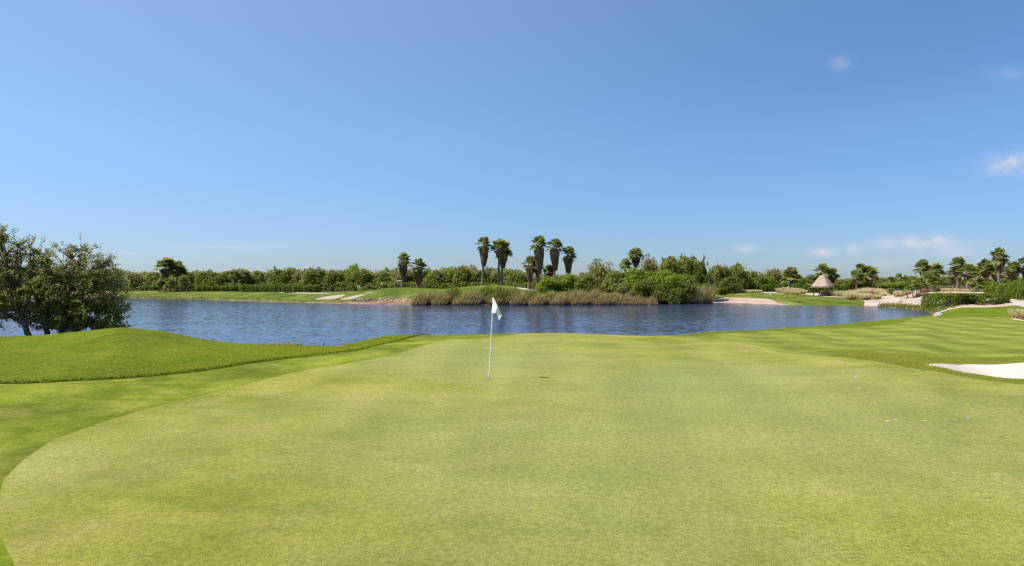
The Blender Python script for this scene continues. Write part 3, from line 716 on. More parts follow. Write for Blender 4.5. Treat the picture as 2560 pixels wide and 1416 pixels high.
# ------------------------------------------------------------------ palms
def palm(px, Y, top, lab, skirt=None, wpx=46, base=None, nfr=30, lean=0.0, trunk=True, grp='fan palms across the lake', cat='palm tree', seed=None, upr=0.0, name='fan_palm', thin=1.0):
    seed = seed if seed is not None else int(px * 7 + top)
    r = np.random.default_rng(seed); lean = lean or r.normal(0, .015); nfr = int(nfr * r.uniform(.75, 1.2)); drop = r.uniform(104, 128)
    b = at(px, Y); root = empty(name, b); tag(root, lab, cat, grp)
    H = zat(top, Y) - b.z; W = wpx / F * Y
    fl = W * .33; pl = W * .27                      # fan radius, petiole length
    hz = max(H - W * .46, H * .35)                   # height of the crown's heart
    px_ = lambda t: lean * t * t * H
    t = np.linspace(0, 1, 12); pts = np.stack([px_(t * hz / H), np.zeros(12), t * hz - .15 * (1 - t)], 1)
    rb = min(.30, W * .07) * thin
    if trunk:
        g = Geo(); tube(g, pts, rb * (1 - .32 * t) + rb * .35 * np.exp(-t * 12), 10); g.obj('trunk', B_palm, root, True)
    heart = np.array([px_(hz / H), 0, hz])
    cg = Geo()
    for i in range(nfr):
        f = i / (nfr - 1)
        el = R(88 - drop * f ** .95 + r.normal(0, 7)); az = i * 2.39996 + r.normal(0, .3)
        d = np.array([math.cos(el) * math.cos(az), math.cos(el) * math.sin(az), math.sin(el)]); d = unit(d + np.array([.34 + .1 * f, .05, -.02]) * (1 - .2 * f))
        L = pl * r.uniform(.8, 1.25); tip = heart + d * L + np.array([0, 0, -.10 * L * (f > .4)])
        side = unit(np.cross(d, np.array([0, 0, 1.]) + r.normal(0, .25, 3))); up = np.cross(side, d)
        tube(cg, [heart, heart + d * L * .5 + up * .03, tip], [.035, .028, .02], 4, .75, False)
        nb = 13; tint = np.clip(r.normal(.48 - .10 * f, .13), 0, .9)
        if f > .86 and r.uniform() < .25: tint = r.uniform(.9, 1)
        fr = fl * r.uniform(.85, 1.15) 
        for q in range(nb):
            a = R(-112 + 224 * q / (nb - 1)) + r.normal(0, .05)
            dd = unit(d * math.cos(a) + side * math.sin(a) + up * .22 * abs(math.sin(a)))
            ln = fr * (1 - .25 * abs(a) / 2) * r.uniform(.85, 1.1); wd = fr * .115
            n_ = unit(np.cross(dd, up)); droop = np.array([.10 * ln, 0, -1.]) * ln
            p0 = tip; p1 = tip + dd * ln * .55 - np.array([0, 0, .05 * ln]); p2 = tip + dd * ln * .92 + droop * (.16 + .1 * f)
            V = [p0 - n_ * wd * .25, p0 + n_ * wd * .25, p1 + n_ * wd, p1 - n_ * wd, p2 + n_ * wd * .25, p2 - n_ * wd * .25]
            cg.add(V, [(0, 1, 2, 3), (3, 2, 4, 5)], np.clip([tint + r.normal(0, .06), tint + r.normal(.04, .06)], 0, 1))
    cg.obj('crown', L_palm, root)
    if skirt:
        sg = Geo(); zs = zat(skirt, Y) - b.z; Ls = max(hz - zs, .4); n = int(150 + 60 * Ls)
        for i in range(n):
            f = r.uniform(0, 1); az = r.uniform(0, 6.28)
            z0 = hz - f * Ls * .72; ra = rb + W * .06
            o = np.array([math.cos(az), math.sin(az), 0]); wv = np.array([.16, 0, 0])
            R1 = W * (.31 - .21 * f) * r.uniform(.55, 1.1)
            c0 = np.array([px_(z0 / H), 0, 0])
            p0 = c0 + o * rb * .8 + np.array([0, 0, z0]); p1 = c0 + o * R1 + wv * W * .2 + np.array([0, 0, z0 - .22 * Ls * r.uniform(.3, 1)])
            p2 = c0 + o * R1 * r.uniform(.35, .9) + wv * W * .35 + np.array([0, 0, max(z0 - Ls * r.uniform(.35, .55), zs - .1)])
            s = np.array([-o[1], o[0], 0]); wd = W * r.uniform(.02, .05)
            V = [p0 - s * wd * .4, p0 + s * wd * .4, p1 + s * wd, p1 - s * wd, p2 + s * wd * .7 + r.normal(0, .04, 3), p2 - s * wd * .3]
            tn = np.clip(r.normal(.42 + .25 * (f < .25), .2), 0, 1)
            sg.add(V, [(0, 1, 2, 3), (3, 2, 4, 5)], [tn, np.clip(tn - .1, 0, 1)])
        sg.obj('dead_frond_skirt', L_skirt, root)
    return root
palm(413, 181, 645, 'taller palm of the left pair across the lake, pale dead fronds below its crown', 696, 54)
palm(443, 182, 656, 'shorter palm of the left pair across the lake', 692, 46)
palm(398, 178, 697, 'low palm at the foot of the left pair, leftmost', None, 30, trunk=True)
palm(424, 177, 694, 'low palm directly below the left pair of palms', None, 34)
palm(455, 178, 690, 'low palm at the foot of the left pair, rightmost', None, 36)
palm(586, 180, 677, 'left of two low dark palms behind the long hedge', 703, 34)
palm(611, 181, 675, 'right of two low dark palms behind the long hedge', 705, 34)
palm(1006, 154, 633, 'palm rising behind the golf cart roof', 700, 42)
palm(1044, 151, 646, 'palm with a skirt of dead fronds down to the ground, right of the golf cart', 714, 44)
palm(1207, 139.5, 592, 'slim tall palm at the left of the grassy knoll', 666, 44, lean=.0)
palm(1247, 139.5, 598, 'tall palm on the knoll with a straight reddish trunk', 650, 46)
palm(1255, 141, 604, 'broad palm close behind the reddish trunk on the knoll, dark skirt', 670, 48, lean=.004)
palm(1322, 136, 641, 'short palm with ragged dead fronds, right of the knoll', 706, 42)
palm(1347, 135, 590, 'tallest palm of the cluster of tall palms right of the flag', 684, 46)
palm(1386, 134, 597, 'tall palm in the middle of the cluster, pale drooping fronds', 676, 46)
palm(1418, 135, 616, 'palm at the right of the tall cluster, thick dark skirt', 684, 44)
palm(1342, 138, 650, 'low palm filling the gap behind the tallest palm', 690, 36)
palm(1372, 137, 664, 'low dark palm between the two tallest palms of the cluster', 690, 38)
palm(1587, 135, 620, 'upper of two palms standing in the bank thicket', 668, 44)
palm(1562, 132, 648, 'lower of two palms standing in the bank thicket', None, 36)
palm(1846, 165, 659, 'small palm top poking out above the olive trees', None, 20)
palm(1976, 158, 670, 'bushy palm left of the thatched hut', 706, 50, nfr=44)
palm(2056, 150, 660, 'tallest palm right behind the thatched hut', 704, 44)
palm(2077, 151, 671, 'shaggy palm behind the right slope of the thatched hut', 708, 42)
palm(2030, 150, 688, 'low palm behind the left slope of the thatched hut', None, 36)
palm(2150, 144, 659, 'tallest palm of the group between hut and sandy slope', 690, 36)
palm(2141, 142, 676, 'wide low palm in front of the group between hut and sandy slope', 708, 44)
palm(2172, 143, 667, 'palm with tan hanging fronds, right of the group by the hut', 712, 42)
palm(2304, 128, 651, 'left palm of the dark pair above the sandy slope', 690, 42)
palm(2336, 129, 657, 'right palm of the dark pair above the sandy slope', 700, 46)
palm(2318, 122, 680, 'young green palm with thin trunk in front of the dark pair', None, 44)
for i, (px, top, Y) in enumerate([(2269, 709, 746), (2281, 700, 742), (2291, 704, 741.5), (2302, 694, 739), (2285, 690, 738)]):
    Y = float(hit(px, Y, 100, 140)[1])
    palm(px, Y, top, ['smallest', 'crooked', 'thin-stemmed', 'pale stemmed', 'tallest'][i] + ' slender young palm on the sandy slope, ' + ['leftmost', 'second from left', 'middle', 'rightmost', 'behind the others'][i], None, 30, nfr=18, lean=[.02, -.10, .02, .0, .05][i], thin=.5, grp='slender young palms on the sandy slope')
RP = [(2394, 110, 643, 704, 44, 'tall palm at the left of the right-hand grove, yellow lower fronds'),
      (2384, 113, 668, 710, 36, 'short shaggy palm at the left edge of the right-hand grove'),
      (2418, 107, 661, 706, 46, 'palm with orange dead fronds in the right-hand grove'),
      (2443, 112, 665, 694, 36, 'small palm in the gap in the middle of the right-hand grove'),
      (2463, 108, 651, 704, 42, 'palm with a grey brown skirt in the right-hand grove'),
      (2442, 104, 690, None, 40, 'low front palm at the centre of the right-hand grove'),
      (2469, 103, 698, None, 36, 'low front palm left of the tallest palm in the right-hand grove'),
      (2497, 101, 621, 680, 46, 'tallest palm of the right-hand grove, dead fronds around its bare trunk'),
      (2486, 112, 664, 704, 34, 'palm half hidden just left of the tallest right-hand palm'),
      (2511, 111, 668, 706, 38, 'dark palm half hidden behind the tallest right-hand palm'),
      (2531, 103, 656, 704, 46, 'wind-blown palm with rust coloured skirt near the right edge'),
      (2564, 102, 643, 700, 44, 'palm cut by the right edge of the picture'),
      (2508, 99, 699, None, 34, 'young palm beside the blue white sign')]
for (px, Y, top, sk, w, lab) in RP: palm(px, Y + 8, top, lab, sk, w, grp='palms of the right-hand grove')
for i, (px, top) in enumerate([(2186, 690), (2247, 684), (2262, 690), (2374, 690), (2226, 692)]):
    palm(px, 215, top, ['spiky palm top on the right horizon beside the hut palms', 'rounded palm top on the horizon above the green shrub', 'palm top on the horizon left of the young palms', 'palm top on the horizon left of the right-hand grove', 'faint low palm top on the horizon above the red shrub'][i], None, 20, nfr=24, grp='palm tops on the horizon')

# ------------------------------------------------------------------ hedges
def hedge(name, line, w, h, size, n, lab, seed, grp='clipped hedges', level=None):
    """line: world xy points of the centre line; leaves over a soft-edged box, twigs inside"""
    r = np.random.default_rng(seed); L = resample(np.array(line, float), .5, False)
    org = at(0, 1); ox, oy = L.mean(0); oz = float(ter(ox, oy))
    root = empty(name, (ox, oy, oz)); tag(root, lab, 'hedge', grp)
    d = unit(np.gradient(L, axis=0)); nn = np.stack([-d[:, 1], d[:, 0]], 1)
    i = r.integers(0, len(L) - 1, n); f = r.uniform(0, 1, n)[:, None]; c = L[i] * (1 - f) + L[i + 1] * f; nv = nn[i]
    ph = r.uniform(0, 6.3, 6); s = (i + f[:, 0]) * .5
    lump = 1 + .07 * np.sin(s * 1.9 + ph[0]) + .05 * np.sin(s * 4.3 + ph[1]) + .03 * np.sin(s * 9 + ph[2])
    end = np.clip(np.minimum(s, len(L) * .5 - s) / (w * .5), .25, 1) ** .5
    # rounded box cross-section sampled evenly along its outline, down to the ground
    at_ = np.linspace(0, np.pi, 400); xt = np.sign(np.cos(at_)) * np.abs(np.cos(at_)) ** .4 * w / 2; zt = np.abs(np.sin(at_)) ** .4 * h
    sl_ = np.concatenate([[0], np.cumsum(np.hypot(np.diff(xt), np.diff(zt)))]); ps = r.uniform(0, sl_[-1], n)
    X = np.interp(ps, sl_, xt) * end; Z = np.interp(ps, sl_, zt) * (.6 + .4 * end); ca = X / (w / 2); sa = Z / h
    q = np.where(r.uniform(size=n) < .3, r.uniform(.55, .95, n), 1 + r.normal(0, .03, n))
    P = np.stack([c[:, 0] + nv[:, 0] * X * q * lump, c[:, 1] + nv[:, 1] * X * q * lump, np.zeros(n)], 1)
    P[:, 2] = ter(P[:, 0], P[:, 1]) + np.maximum(Z * q * lump, .04)
    if level:
        g0 = ter(P[:, 0], P[:, 1]); P[:, 2] = g0 + np.maximum(Z / h * q * (.97 + .3 * (lump - 1)) * np.clip(CH - (level - HZ) / F * c[:, 1] - g0, .9, 2.3), .04)
    out = np.stack([nv[:, 0] * ca, nv[:, 1] * ca, sa], 1)
    g = Geo(); clump = np.sin(P[:, 0] * 2.1 + ph[3]) * np.sin(P[:, 1] * 1.9 + ph[4]) * np.sin(P[:, 2] * 3 + ph[5])
    leaves(g, P - np.array([ox, oy, oz]), size, out, r.normal(.5 + .18 * clump, .2, n), r, .7, .4)
    g.obj('foliage', L_hedge, root)
    tg = Geo()
    for k in range(0, len(L), 2):
        for q in range(5):
            b = np.array([L[k, 0] + r.normal(0, w * .12), L[k, 1] + r.normal(0, w * .12), 0]); b[2] = float(ter(b[0], b[1])) - .05
            tube(tg, [b - (ox, oy, oz), b + np.array([r.normal(0, w * .12), r.normal(0, w * .12), h * .75]) - (ox, oy, oz)], [.03, .012], 4)
    tg.obj('stems', B_bark, root)
    return root
def hl(l): return [(gx(a, Y), Y) for a, Y in l]
hedge('clipped_hedge', hl([(488, 178), (540, 177), (592, 175)]), 1.8, 1.45, .17, 5200, 'short clipped hedge across the lake, left of the long one', 1)
hedge('clipped_hedge', hl([(600, 174), (680, 170), (745, 167), (798, 165)]), 2.0, 1.75, .17, 8000, 'long clipped hedge across the lake below the treeline', 2)
hedge('clipped_hedge', hl([(350, 186), (395, 184)]), 1.8, 1.4, .17, 2400, 'low hedge at the foot of the left pair of palms', 9)
hedge('clipped_hedge', hl([(1786, 147), (1797, 145), (1808, 143)]), 1.8, 1.35, .15, 1800, 'small dark hedge beside the tall reed clump', 3)
hedge('clipped_hedge', hl([(1868, 158), (1910, 156), (1962, 156)]), 2.2, 1.7, .15, 5200, 'hedge behind the row of straw grass, left of the sign', 4)
hedge('clipped_hedge', hl([(1950, 166), (1980, 166), (2012, 164)]), 3.0, 3.0, .16, 5200, 'tall rounded hedge behind the small roadside sign', 5)
hedge('clipped_hedge', hl([(1970, 150), (2030, 147), (2090, 145), (2150, 143), (2190, 142)]), 2.0, 1.9, .15, 8500, 'long low hedge passing behind the thatched hut', 6)
hedge('broad_hedge', smooth_line(hl([(2345, 101), (2372, 93.5), (2400, 87.5), (2437, 88.5), (2484, 91.5)]), 2), 5.2, 1.55, .10, 26000, 'broad bright green hedge on the right shore beside the cart path', 7, level=735)
hedge('broad_hedge', hl([(2486, 106), (2530, 98), (2580, 92), (2660, 88)]), 3.6, 1.75, .11, 13000, 'bright hedge behind the cart path at the right edge', 8)

# ------------------------------------------------------------------ reeds and grasses
def blades(g, base, h, lean, width, r, tints, bend=.5, spread=.15, seedhead=0.0):
    n = len(base); hh = h * r.uniform(.6, 1.12, n); az = r.uniform(0, 6.28, n)
    dirv = np.stack([np.cos(az) * spread + lean, np.sin(az) * spread, np.zeros(n)], 1)
    sd = unit(np.stack([r.normal(0, .4, n), r.normal(0, .4, n) , np.zeros(n)], 1) + np.array([1., 0, 0]) * r.choice([-1, 1], n)[:, None])
    zz = np.array([0, 0, 1.])
    P = []
    for t in (0, .4, .75, 1.0):
        P.append(base + zz * (hh * (t - .16 * bend * t * t * (np.linalg.norm(dirv, axis=1) + .3)))[:, None] + dirv * (hh * t ** 1.8 * bend)[:, None] + dirv * (hh * t * .25)[:, None])
    ws = [width * .7, width, width * (.8 + seedhead), width * .2]
    V = np.stack([p + s * sd * w for p, w in zip(P, ws) for s in (-1, 1)], 1)      # n x 8 x 3
    Q = np.concatenate([np.arange(n)[:, None] * 8 + np.array(q) for q in ((0, 1, 3, 2), (2, 3, 5, 4), (4, 5, 7, 6))])
    own = r.normal(0, .13, n); T = np.concatenate([np.clip(tints[k] + own + r.normal(0, .06, n), 0, 1) for k in range(3)])
    g.add(V.reshape(-1, 3), Q, T)
def reed_clump(px, Y, wpx, top, tints, lab, n=420, lean=.42, seed=0, depth=1.3, bend=.6, wd=.036):
    r = np.random.default_rng(seed + int(px)); Y = Y - 1.9; b = at(px, Y)
    b.z = max(b.z, -.05)
    root = empty('reed_clump', b); tag(root, lab, 'reeds', 'reed clumps along the far bank')
    w = wpx / F * Y / 2; h = zat(top, Y) - b.z
    a = r.uniform(0, 6.28, n); q = np.sqrt(r.uniform(0, 1, n)); base = np.stack([w * q * np.cos(a), depth * q * np.sin(a), np.full(n, -.1)], 1)
    g = Geo(); blades(g, base, h * 1.24 * (1 - .42 * q ** 2.2), lean, wd, r, tints, bend, .22); g.obj('stalks', L_reed, root)
    # broken dead stalks leaning out over the water
    m = n // 3; base2 = np.stack([r.uniform(-w, w, m), -depth * r.uniform(.5, 1.05, m), np.full(m, -.1)], 1)
    g2 = Geo(); blades(g2, base2, h * .55, .1, wd * 1.1, r, (.12, .25, .3), .9, .55); g2.obj('dead_stalks', L_reed, root)
BR = (.12, .26, .36); GR = (.45, .8, .95); GT = (.28, .58, .78); TN = (.24, .44, .50); MX = (.18, .42, .58)
RC = [(1048, 117.5, 34, 733, BR, 'brown', 'low brown reed clump at the left end of the reed bank'),
      (1075, 119, 36, 729, MX, 'mixed', 'mixed brown and green reed clump, second from the left end'),
      (1098, 117.5, 34, 732, BR, 'brown', 'brown reed clump left of the first green reeds'),
      (1125, 119.5, 44, 720, GR, 'green', 'tall green reeds leaning right, left of the flag'),
      (1150, 117.3, 36, 733, MX, 'mixed', 'low mixed reed clump below the tall green reeds'),
      (1176, 117.3, 40, 728, BR, 'brown', 'rounded brown reed mound left of the flag'),
      (1208, 119.5, 44, 717, GR, 'green', 'green reeds just left of the flag top'),
      (1240, 118, 44, 720, GR, 'green', 'green reeds directly behind the white flag'),
      (1270, 118.5, 42, 721, GT, 'green', 'pale tipped green reeds just right of the flag'),
      (1292, 117.3, 34, 733, BR, 'brown', 'dark based brown reed clump right of the flag'),
      (1318, 118.5, 42, 724, GT, 'green', 'olive reeds below the short ragged palm'),
      (1338, 117.3, 34, 736, MX, 'mixed', 'reed clump with pinkish dead stalks below the ragged palm'),
      (1366, 118.3, 40, 730, MX, 'mixed', 'mixed reeds below the left thicket bush'),
      (1392, 117.5, 34, 733, TN, 'tan', 'tan reeds below the tall palm cluster'),
      (1420, 118.4, 40, 727, TN, 'tan', 'tall tan reeds below the thick-skirted palm'),
      (1446, 117.7, 36, 729, TN, 'tan', 'tan reeds between the palm cluster and the airy round tree'),
      (1474, 118.6, 40, 725, TN, 'tan', 'straw coloured reeds under the airy round tree'),
      (1500, 117.9, 34, 733, TN, 'tan', 'straw coloured reeds standing in the water below the airy tree'),
      (1526, 118.8, 38, 733, MX, 'mixed', 'fading reeds below the olive bush, last before the dark thicket'),
      (1556, 118.6, 38, 734, BR, 'brown', 'thin brown reeds at the foot of the dark thicket'),
      (1590, 119.0, 38, 739, BR, 'brown', 'short dead stalks under the dark thicket'),
      (1622, 119.2, 38, 742, BR, 'brown', 'few dead stalks in the water under the leaning dark bush'),
      (1682, 122.5, 26, 728, GT, 'green', 'small sparse reed tuft left of the tall reed clump'),
      (1728, 124.5, 46, 716, TN, 'tan', 'tall tan tufted reed clump at the right end, left half'),
      (1756, 126, 44, 714, (.3, .5, .55), 'tan', 'tall tan and green reed clump at the right end of the bank')]
for i, (px, Y, w, top, tn, kd, lab) in enumerate(RC):
    reed_clump(px, Y, w, top, tn, lab, 520 if px > 1700 else (300 if 1545 < px < 1700 else 600), seed=i)

def grass_mound(px, Y, wpx, hpx, lab, grp, seed, m=None, n=260, tints=(.25, .5, .75), name='fountain_grass', cat='ornamental grass', wd=.035, lean=.22):
    r = np.random.default_rng(seed); b = at(px, Y); w = wpx / F * Y / 2; h = hpx / F * Y
    a = r.uniform(0, 6.28, n); q = np.sqrt(r.uniform(0, 1, n)) * .75; base = np.stack([w * q * np.cos(a), w * q * np.sin(a), np.full(n, -.05)], 1)
    g = Geo(); blades(g, base, h * .98, lean, wd, r, tints, .75, .55, .5)
    # blades start splayed: push each along its own radial
    o = g.obj(name, m or L_straw); o.location = b; tag(o, lab, cat, grp)
    return o
def mounds(l, Yf, lab_fmt, grp, sd):
    for i, (px, by, w, h) in enumerate(l):
        p = hit(px, by, *Yf); grass_mound(px, float(p[1]), w, h, lab_fmt.format(ORD[i]), grp, sd + i, n=240, tints=((.25, .5, .75), (.1, .4, .65), (.3, .6, .9))[i % 3])
mounds([(1814, 733.5, 18, 9)], (120, 170), 'single straw tuft beside the small dark hedge', 'straw grass tufts by the far tee', 100)
mounds([(1843, 733, 20, 8), (1857, 732.5, 20, 9), (1871, 732.5, 20, 9), (1884, 732, 20, 9), (1896, 731.5, 18, 8)], (120, 170), '{} straw grass tuft from the left in the row left of the cart path', 'straw grass tufts by the far tee', 110)
mounds([(1950, 733, 24, 15), (1964, 734, 26, 18), (1979, 735, 26, 17), (1992, 735.5, 26, 16), (2004, 736, 22, 13), (1970, 736, 26, 12), (1986, 737, 26, 12)], (115, 165), '{} pale grass tuft in the mound below the roadside sign', 'pale grass mound left of the hut', 120)
mounds([(2060, 738.5, 22, 12), (2074, 739, 26, 15), (2087, 741, 26, 15), (2098, 742, 26, 16), (2110, 742.5, 28, 18), (2122, 744, 28, 17), (2134, 742, 28, 19), (2146, 741, 28, 20), (2158, 739, 28, 20), (2170, 737, 26, 20), (2184, 736, 26, 18), (2198, 737, 24, 16)], (105, 165), '{} straw grass tuft from the left, right of the hut', 'straw grass bank right of the hut', 140)
mounds([(2122, 750, 30, 18), (2136, 750, 30, 20), (2150, 750.5, 30, 20), (2164, 749, 30, 18), (2190, 749, 26, 14), (2205, 741, 22, 13), (2246, 742, 26, 17), (2258, 738, 22, 14)], (105, 150), '{} straw grass tuft from the left in the front row by the far tee', 'straw grass bank right of the hut', 170)
mounds([(2330, 730, 24, 9), (2346, 729, 24, 10), (2362, 729, 24, 9), (2380, 729, 24, 9), (2398, 729, 22, 8), (2416, 729.5, 22, 8), (2434, 730, 22, 8), (2452, 730, 22, 9), (2470, 730, 22, 9), (2484, 729, 24, 14), (2490, 727, 24, 12)], (96, 130), '{} pale grass tuft from the left behind the broad hedge', 'pale grass behind the broad hedge', 200)
grass_mound(2547, 64.5, 42, 27, 'large pale grass tuft at the sand patch by the right edge', 'pale grass at the right edge', 300, n=500, wd=.02)
def shrub(px, by, w, h, kd, m, lab, seed, yr=(100, 160), nm='low_shrub'):
    p = hit(px, by, *yr); Y = float(p[1]); r = np.random.default_rng(seed); g = Geo(); wm = w / F * Y / 2; hm = h / F * Y
    lobes_cloud(g, [(0, 0, hm * .5, wm * .8, wm * .8, hm * .5), (wm * .3, 0, hm * .45, wm * .6, wm * .6, hm * .42), (-wm * .35, .1, hm * .4, wm * .6, wm * .6, hm * .4)], 700, .11, r, .4)
    root = empty(nm, at(px, Y)); tag(root, lab, 'shrub', 'shrubs on the sandy slope'); g.obj('foliage', m, root)
    tg = Geo()
    for k in range(5): tube(tg, [(0, 0, -.05), (r.normal(0, wm * .3), r.normal(0, wm * .3), hm * .7)], [.03, .01], 4)
    tg.obj('stems', B_bark, root)
shrub(2180, 741, 15, 12, 'red', L_red, 'small dark red shrub among the straw grass', 1)
shrub(2229, 738, 24, 20, 'dark', L_dark, 'dark green shrub standing alone on the sand', 2)
shrub(2266, 736, 24, 10, 'red', L_red, 'reddish low shrub behind the slender young palms', 3)
shrub(2308, 732, 22, 9, 'red', L_red, 'reddish low shrub beside the young green palm', 4)
shrub(2082, 738, 12, 14, 'dark', L_dark, 'small dark shrub under the right eave of the hut', 5)
shrub(2297, 742, 7, 11, 'dark', L_straw, 'small cactus-like yellow shrub at the left end of the broad hedge', 6)
shrub(908, 731, 26, 12, 'bright', L_bright, 'bright low shrub left of the person in red', 7, (150, 175))

def grass_stuff(name, pts, h, wd, m, lab, cat, seed, per=10, tints=(.4, .55, .7), lean=.15, spread=.4, jit=.3):
    r = np.random.default_rng(seed); P = np.repeat(np.array(pts, float), per, 0); P = P + r.normal(0, jit, P.shape)
    z = ter(P[:, 0], P[:, 1]); k = z > -.12; P = P[k]; z = z[k]
    g = Geo(); blades(g, np.stack([P[:, 0], P[:, 1], z - .02], 1), h, lean, wd, r, tints, .5, spread)
    tag(g.obj(name, m), lab, cat, None, 'stuff')
ml = resample(np.array([hit(a, b, 84, 125) for a, b in [(2200, 767), (2240, 769), (2270, 772), (2300, 774), (2325, 777), (2345, 781)]]), .22, False)
grass_stuff('marsh_grass', ml, .75, .03, L_reed, 'green and yellow marsh grass along the right end of the lake', 'marsh grass', 5, 14, (.62, .75, .8), .12, .35, .5)
sl = resample(np.array([hit(a, b, 118, 180) for a, b in [(330, 745.5), (500, 748.5), (640, 752), (740, 756), (800, 757), (860, 758.5)]]), .35, False) + np.array([0, 1.2])
grass_stuff('bank_weeds', sl, .38, .05, L_reed, 'low weedy grass along the far shore bank', 'weeds', 6, 3, (.55, .7, .85), .1, .5, .5)
tl = np.array([hit(a, b, 28, 38) for a, b in [(690, 866), (700, 865.5), (710, 866), (722, 866.5), (735, 867), (745, 867.5)]]) 
grass_stuff('shore_tuft', tl, .22, .012, L_reed, 'tuft of long pale grass on the near shore left of centre', 'grass tuft', 7, 40, (.5, .6, .6), .1, .5, .22)
el = resample(LEFTLINE[(LEFTLINE[:, 1] > 13)], .035, False); el = el + rng.normal(0, .03, el.shape) + np.array([-.01, .05])
el = el[(el[:, 0] > -17)]
g = Geo(); ze = ter(el[:, 0], el[:, 1]) + .03
blades(g, np.repeat(np.stack([el[:, 0], el[:, 1], ze], 1), 3, 0) + rng.normal(0, .02, (len(el) * 3, 3)) * np.array([1, 1, 0]), .075, .0, .007, rng, (.2, .5, .6), .6, .7)
tag(g.obj('rough_edge_grass', L_lawn), 'fringe of longer grass along the edge of the left rough', 'grass', None, 'stuff')

# blades standing in the left rough, in the band beside the bunker and along the bunker's lip
def stand(name, pts, h, wd, m, tints, lab, seed, dz=0.0, spread=.5):
    r = np.random.default_rng(seed); z = ter(pts[:, 0], pts[:, 1]) + dz
    cl_ = .5 + .5 * np.sin(pts[:, 0] * 1.7 + 1.3 * np.sin(pts[:, 1] * .9)) * np.sin(pts[:, 1] * 1.3 + np.sin(pts[:, 0] * 2.1))
    n = len(pts); az = r.uniform(0, 6.28, n); hh = h * r.uniform(.5, 1.2, n); d = np.stack([np.cos(az) * spread + .25, np.sin(az) * spread, np.ones(n)], 1)
    sd = np.stack([-np.sin(az), np.cos(az), np.zeros(n)], 1) * wd; b0 = np.stack([pts[:, 0], pts[:, 1], z - .01], 1); t0 = b0 + d * hh[:, None]
    V = np.stack([b0 - sd, b0 + sd, t0 + sd * .35, t0 - sd * .35], 1).reshape(-1, 3)
    g = Geo(); g.add(V, np.arange(4 * n).reshape(n, 4), np.clip(r.normal(tints[0], tints[1], n) + (cl_ - .5) * .26, 0, 1))
    tag(g.obj(name, m), lab, 'grass', None, 'stuff')
L_rough = leafmat('rough_grass_blades', [(0, (.105, .160, .003)), (.5, (.152, .220, .005)), (.85, (.21, .26, .010)), (1, (.34, .30, .06))], .5, .8, .1, 1.0)
L_semi = leafmat('semi_rough_blades', [(0, (.135, .178, .018)), (.5, (.185, .235, .034)), (.85, (.225, .26, .05)), (1, (.36, .30, .09))], .5, .8, .1, 1.0)
q = rng.uniform(0, 1, (230000, 2)); yy_ = 13.5 + 22 * q[:, 1] ** .9; uu = -.86 + .72 * q[:, 0]; xx = uu * yy_
k_ = ~inside(FW[::3], xx, yy_) & (ter(xx, yy_) > .5) & (xx < -1) & (rng.uniform(size=len(xx)) < .55)
stand('rough_grass_blades', np.stack([xx, yy_], 1)[k_], .030, .008, L_rough, (.5, .11), 'short standing grass blades over the left mound', 3, .036, 1.6)
q = rng.uniform(0, 1, (120000, 2)); yy_ = 15 + 14 * q[:, 1]; uu = .40 + .46 * q[:, 0]; xx = uu * yy_
k_ = ~inside(FW[::3], xx, yy_) & ~inside(GREEN[::3], xx, yy_) & ~inside(BUNK, xx, yy_) & (rng.uniform(size=len(xx)) < .5) & (dist_line(BUNK, xx, yy_, True) > .06)
stand('semi_rough_blades', np.stack([xx, yy_], 1)[k_], .035, .012, L_semi, (.5, .15), 'short standing grass blades around the greenside bunker', 4, .0, 1.5)
bp_ = np.repeat(resample(BUNK, .03), 4, 0); bp_ = bp_ + rng.normal(0, .03, bp_.shape)
stand('bunker_lip_grass', bp_, .03, .010, L_semi, (.55, .22), 'ragged grass hanging over the lip of the greenside bunker', 5, .0, 1.2)

# ------------------------------------------------------------------ rocks
ROCKV = []
def rock_mesh(seed, m):
    r = np.random.default_rng(seed); g = Geo(); nu, nv = 10, 7; V = []
    ax = unit(r.normal(size=(7, 3))); cut = r.uniform(.6, .95, 7)
    for i in range(nv):
        th = np.pi * (i + .02) / (nv - .96)
        for j in range(nu):
            d = np.array([math.sin(th) * math.cos(2 * np.pi * j / nu), math.sin(th) * math.sin(2 * np.pi * j / nu), math.cos(th)])
            q = np.min(np.where(ax @ d > .1, cut / np.maximum(ax @ d, .1), 1.1)); V.append(d * min(q, 1.1) * np.array([1, .85, .7]))
    Q = [(i * nu + j, i * nu + (j + 1) % nu, (i + 1) * nu + (j + 1) % nu, (i + 1) * nu + j) for i in range(nv - 1) for j in range(nu)]
    g.add(V, Q); return g.mesh('rock', m)
M_rockd = barkmat('dark_weathered_rock', (.035, .030, .030), (.30, .25, .22), 2.2)
M_rockw = barkmat('pale_coral_rock', (.24, .205, .175), (.50, .45, .40), 2.5)
RD = [rock_mesh(s, M_rockd) for s in range(4)]; RW = [rock_mesh(s + 9, M_rockw) for s in range(4)]
def rock(px, py, s, me, lab, grp, yr, nm='boulder'):
    p = hit(px, py, *yr); o = link(nm, me, None, (p[0], p[1], float(ter(p[0], p[1])) + s * .25))
    o.rotation_euler = (rng.uniform(-.3, .3), rng.uniform(-.3, .3), rng.uniform(0, 6.28)); o.scale = (s * rng.uniform(.8, 1.25), s, s * rng.uniform(.75, 1.1))
    tag(o, lab, 'rock', grp)
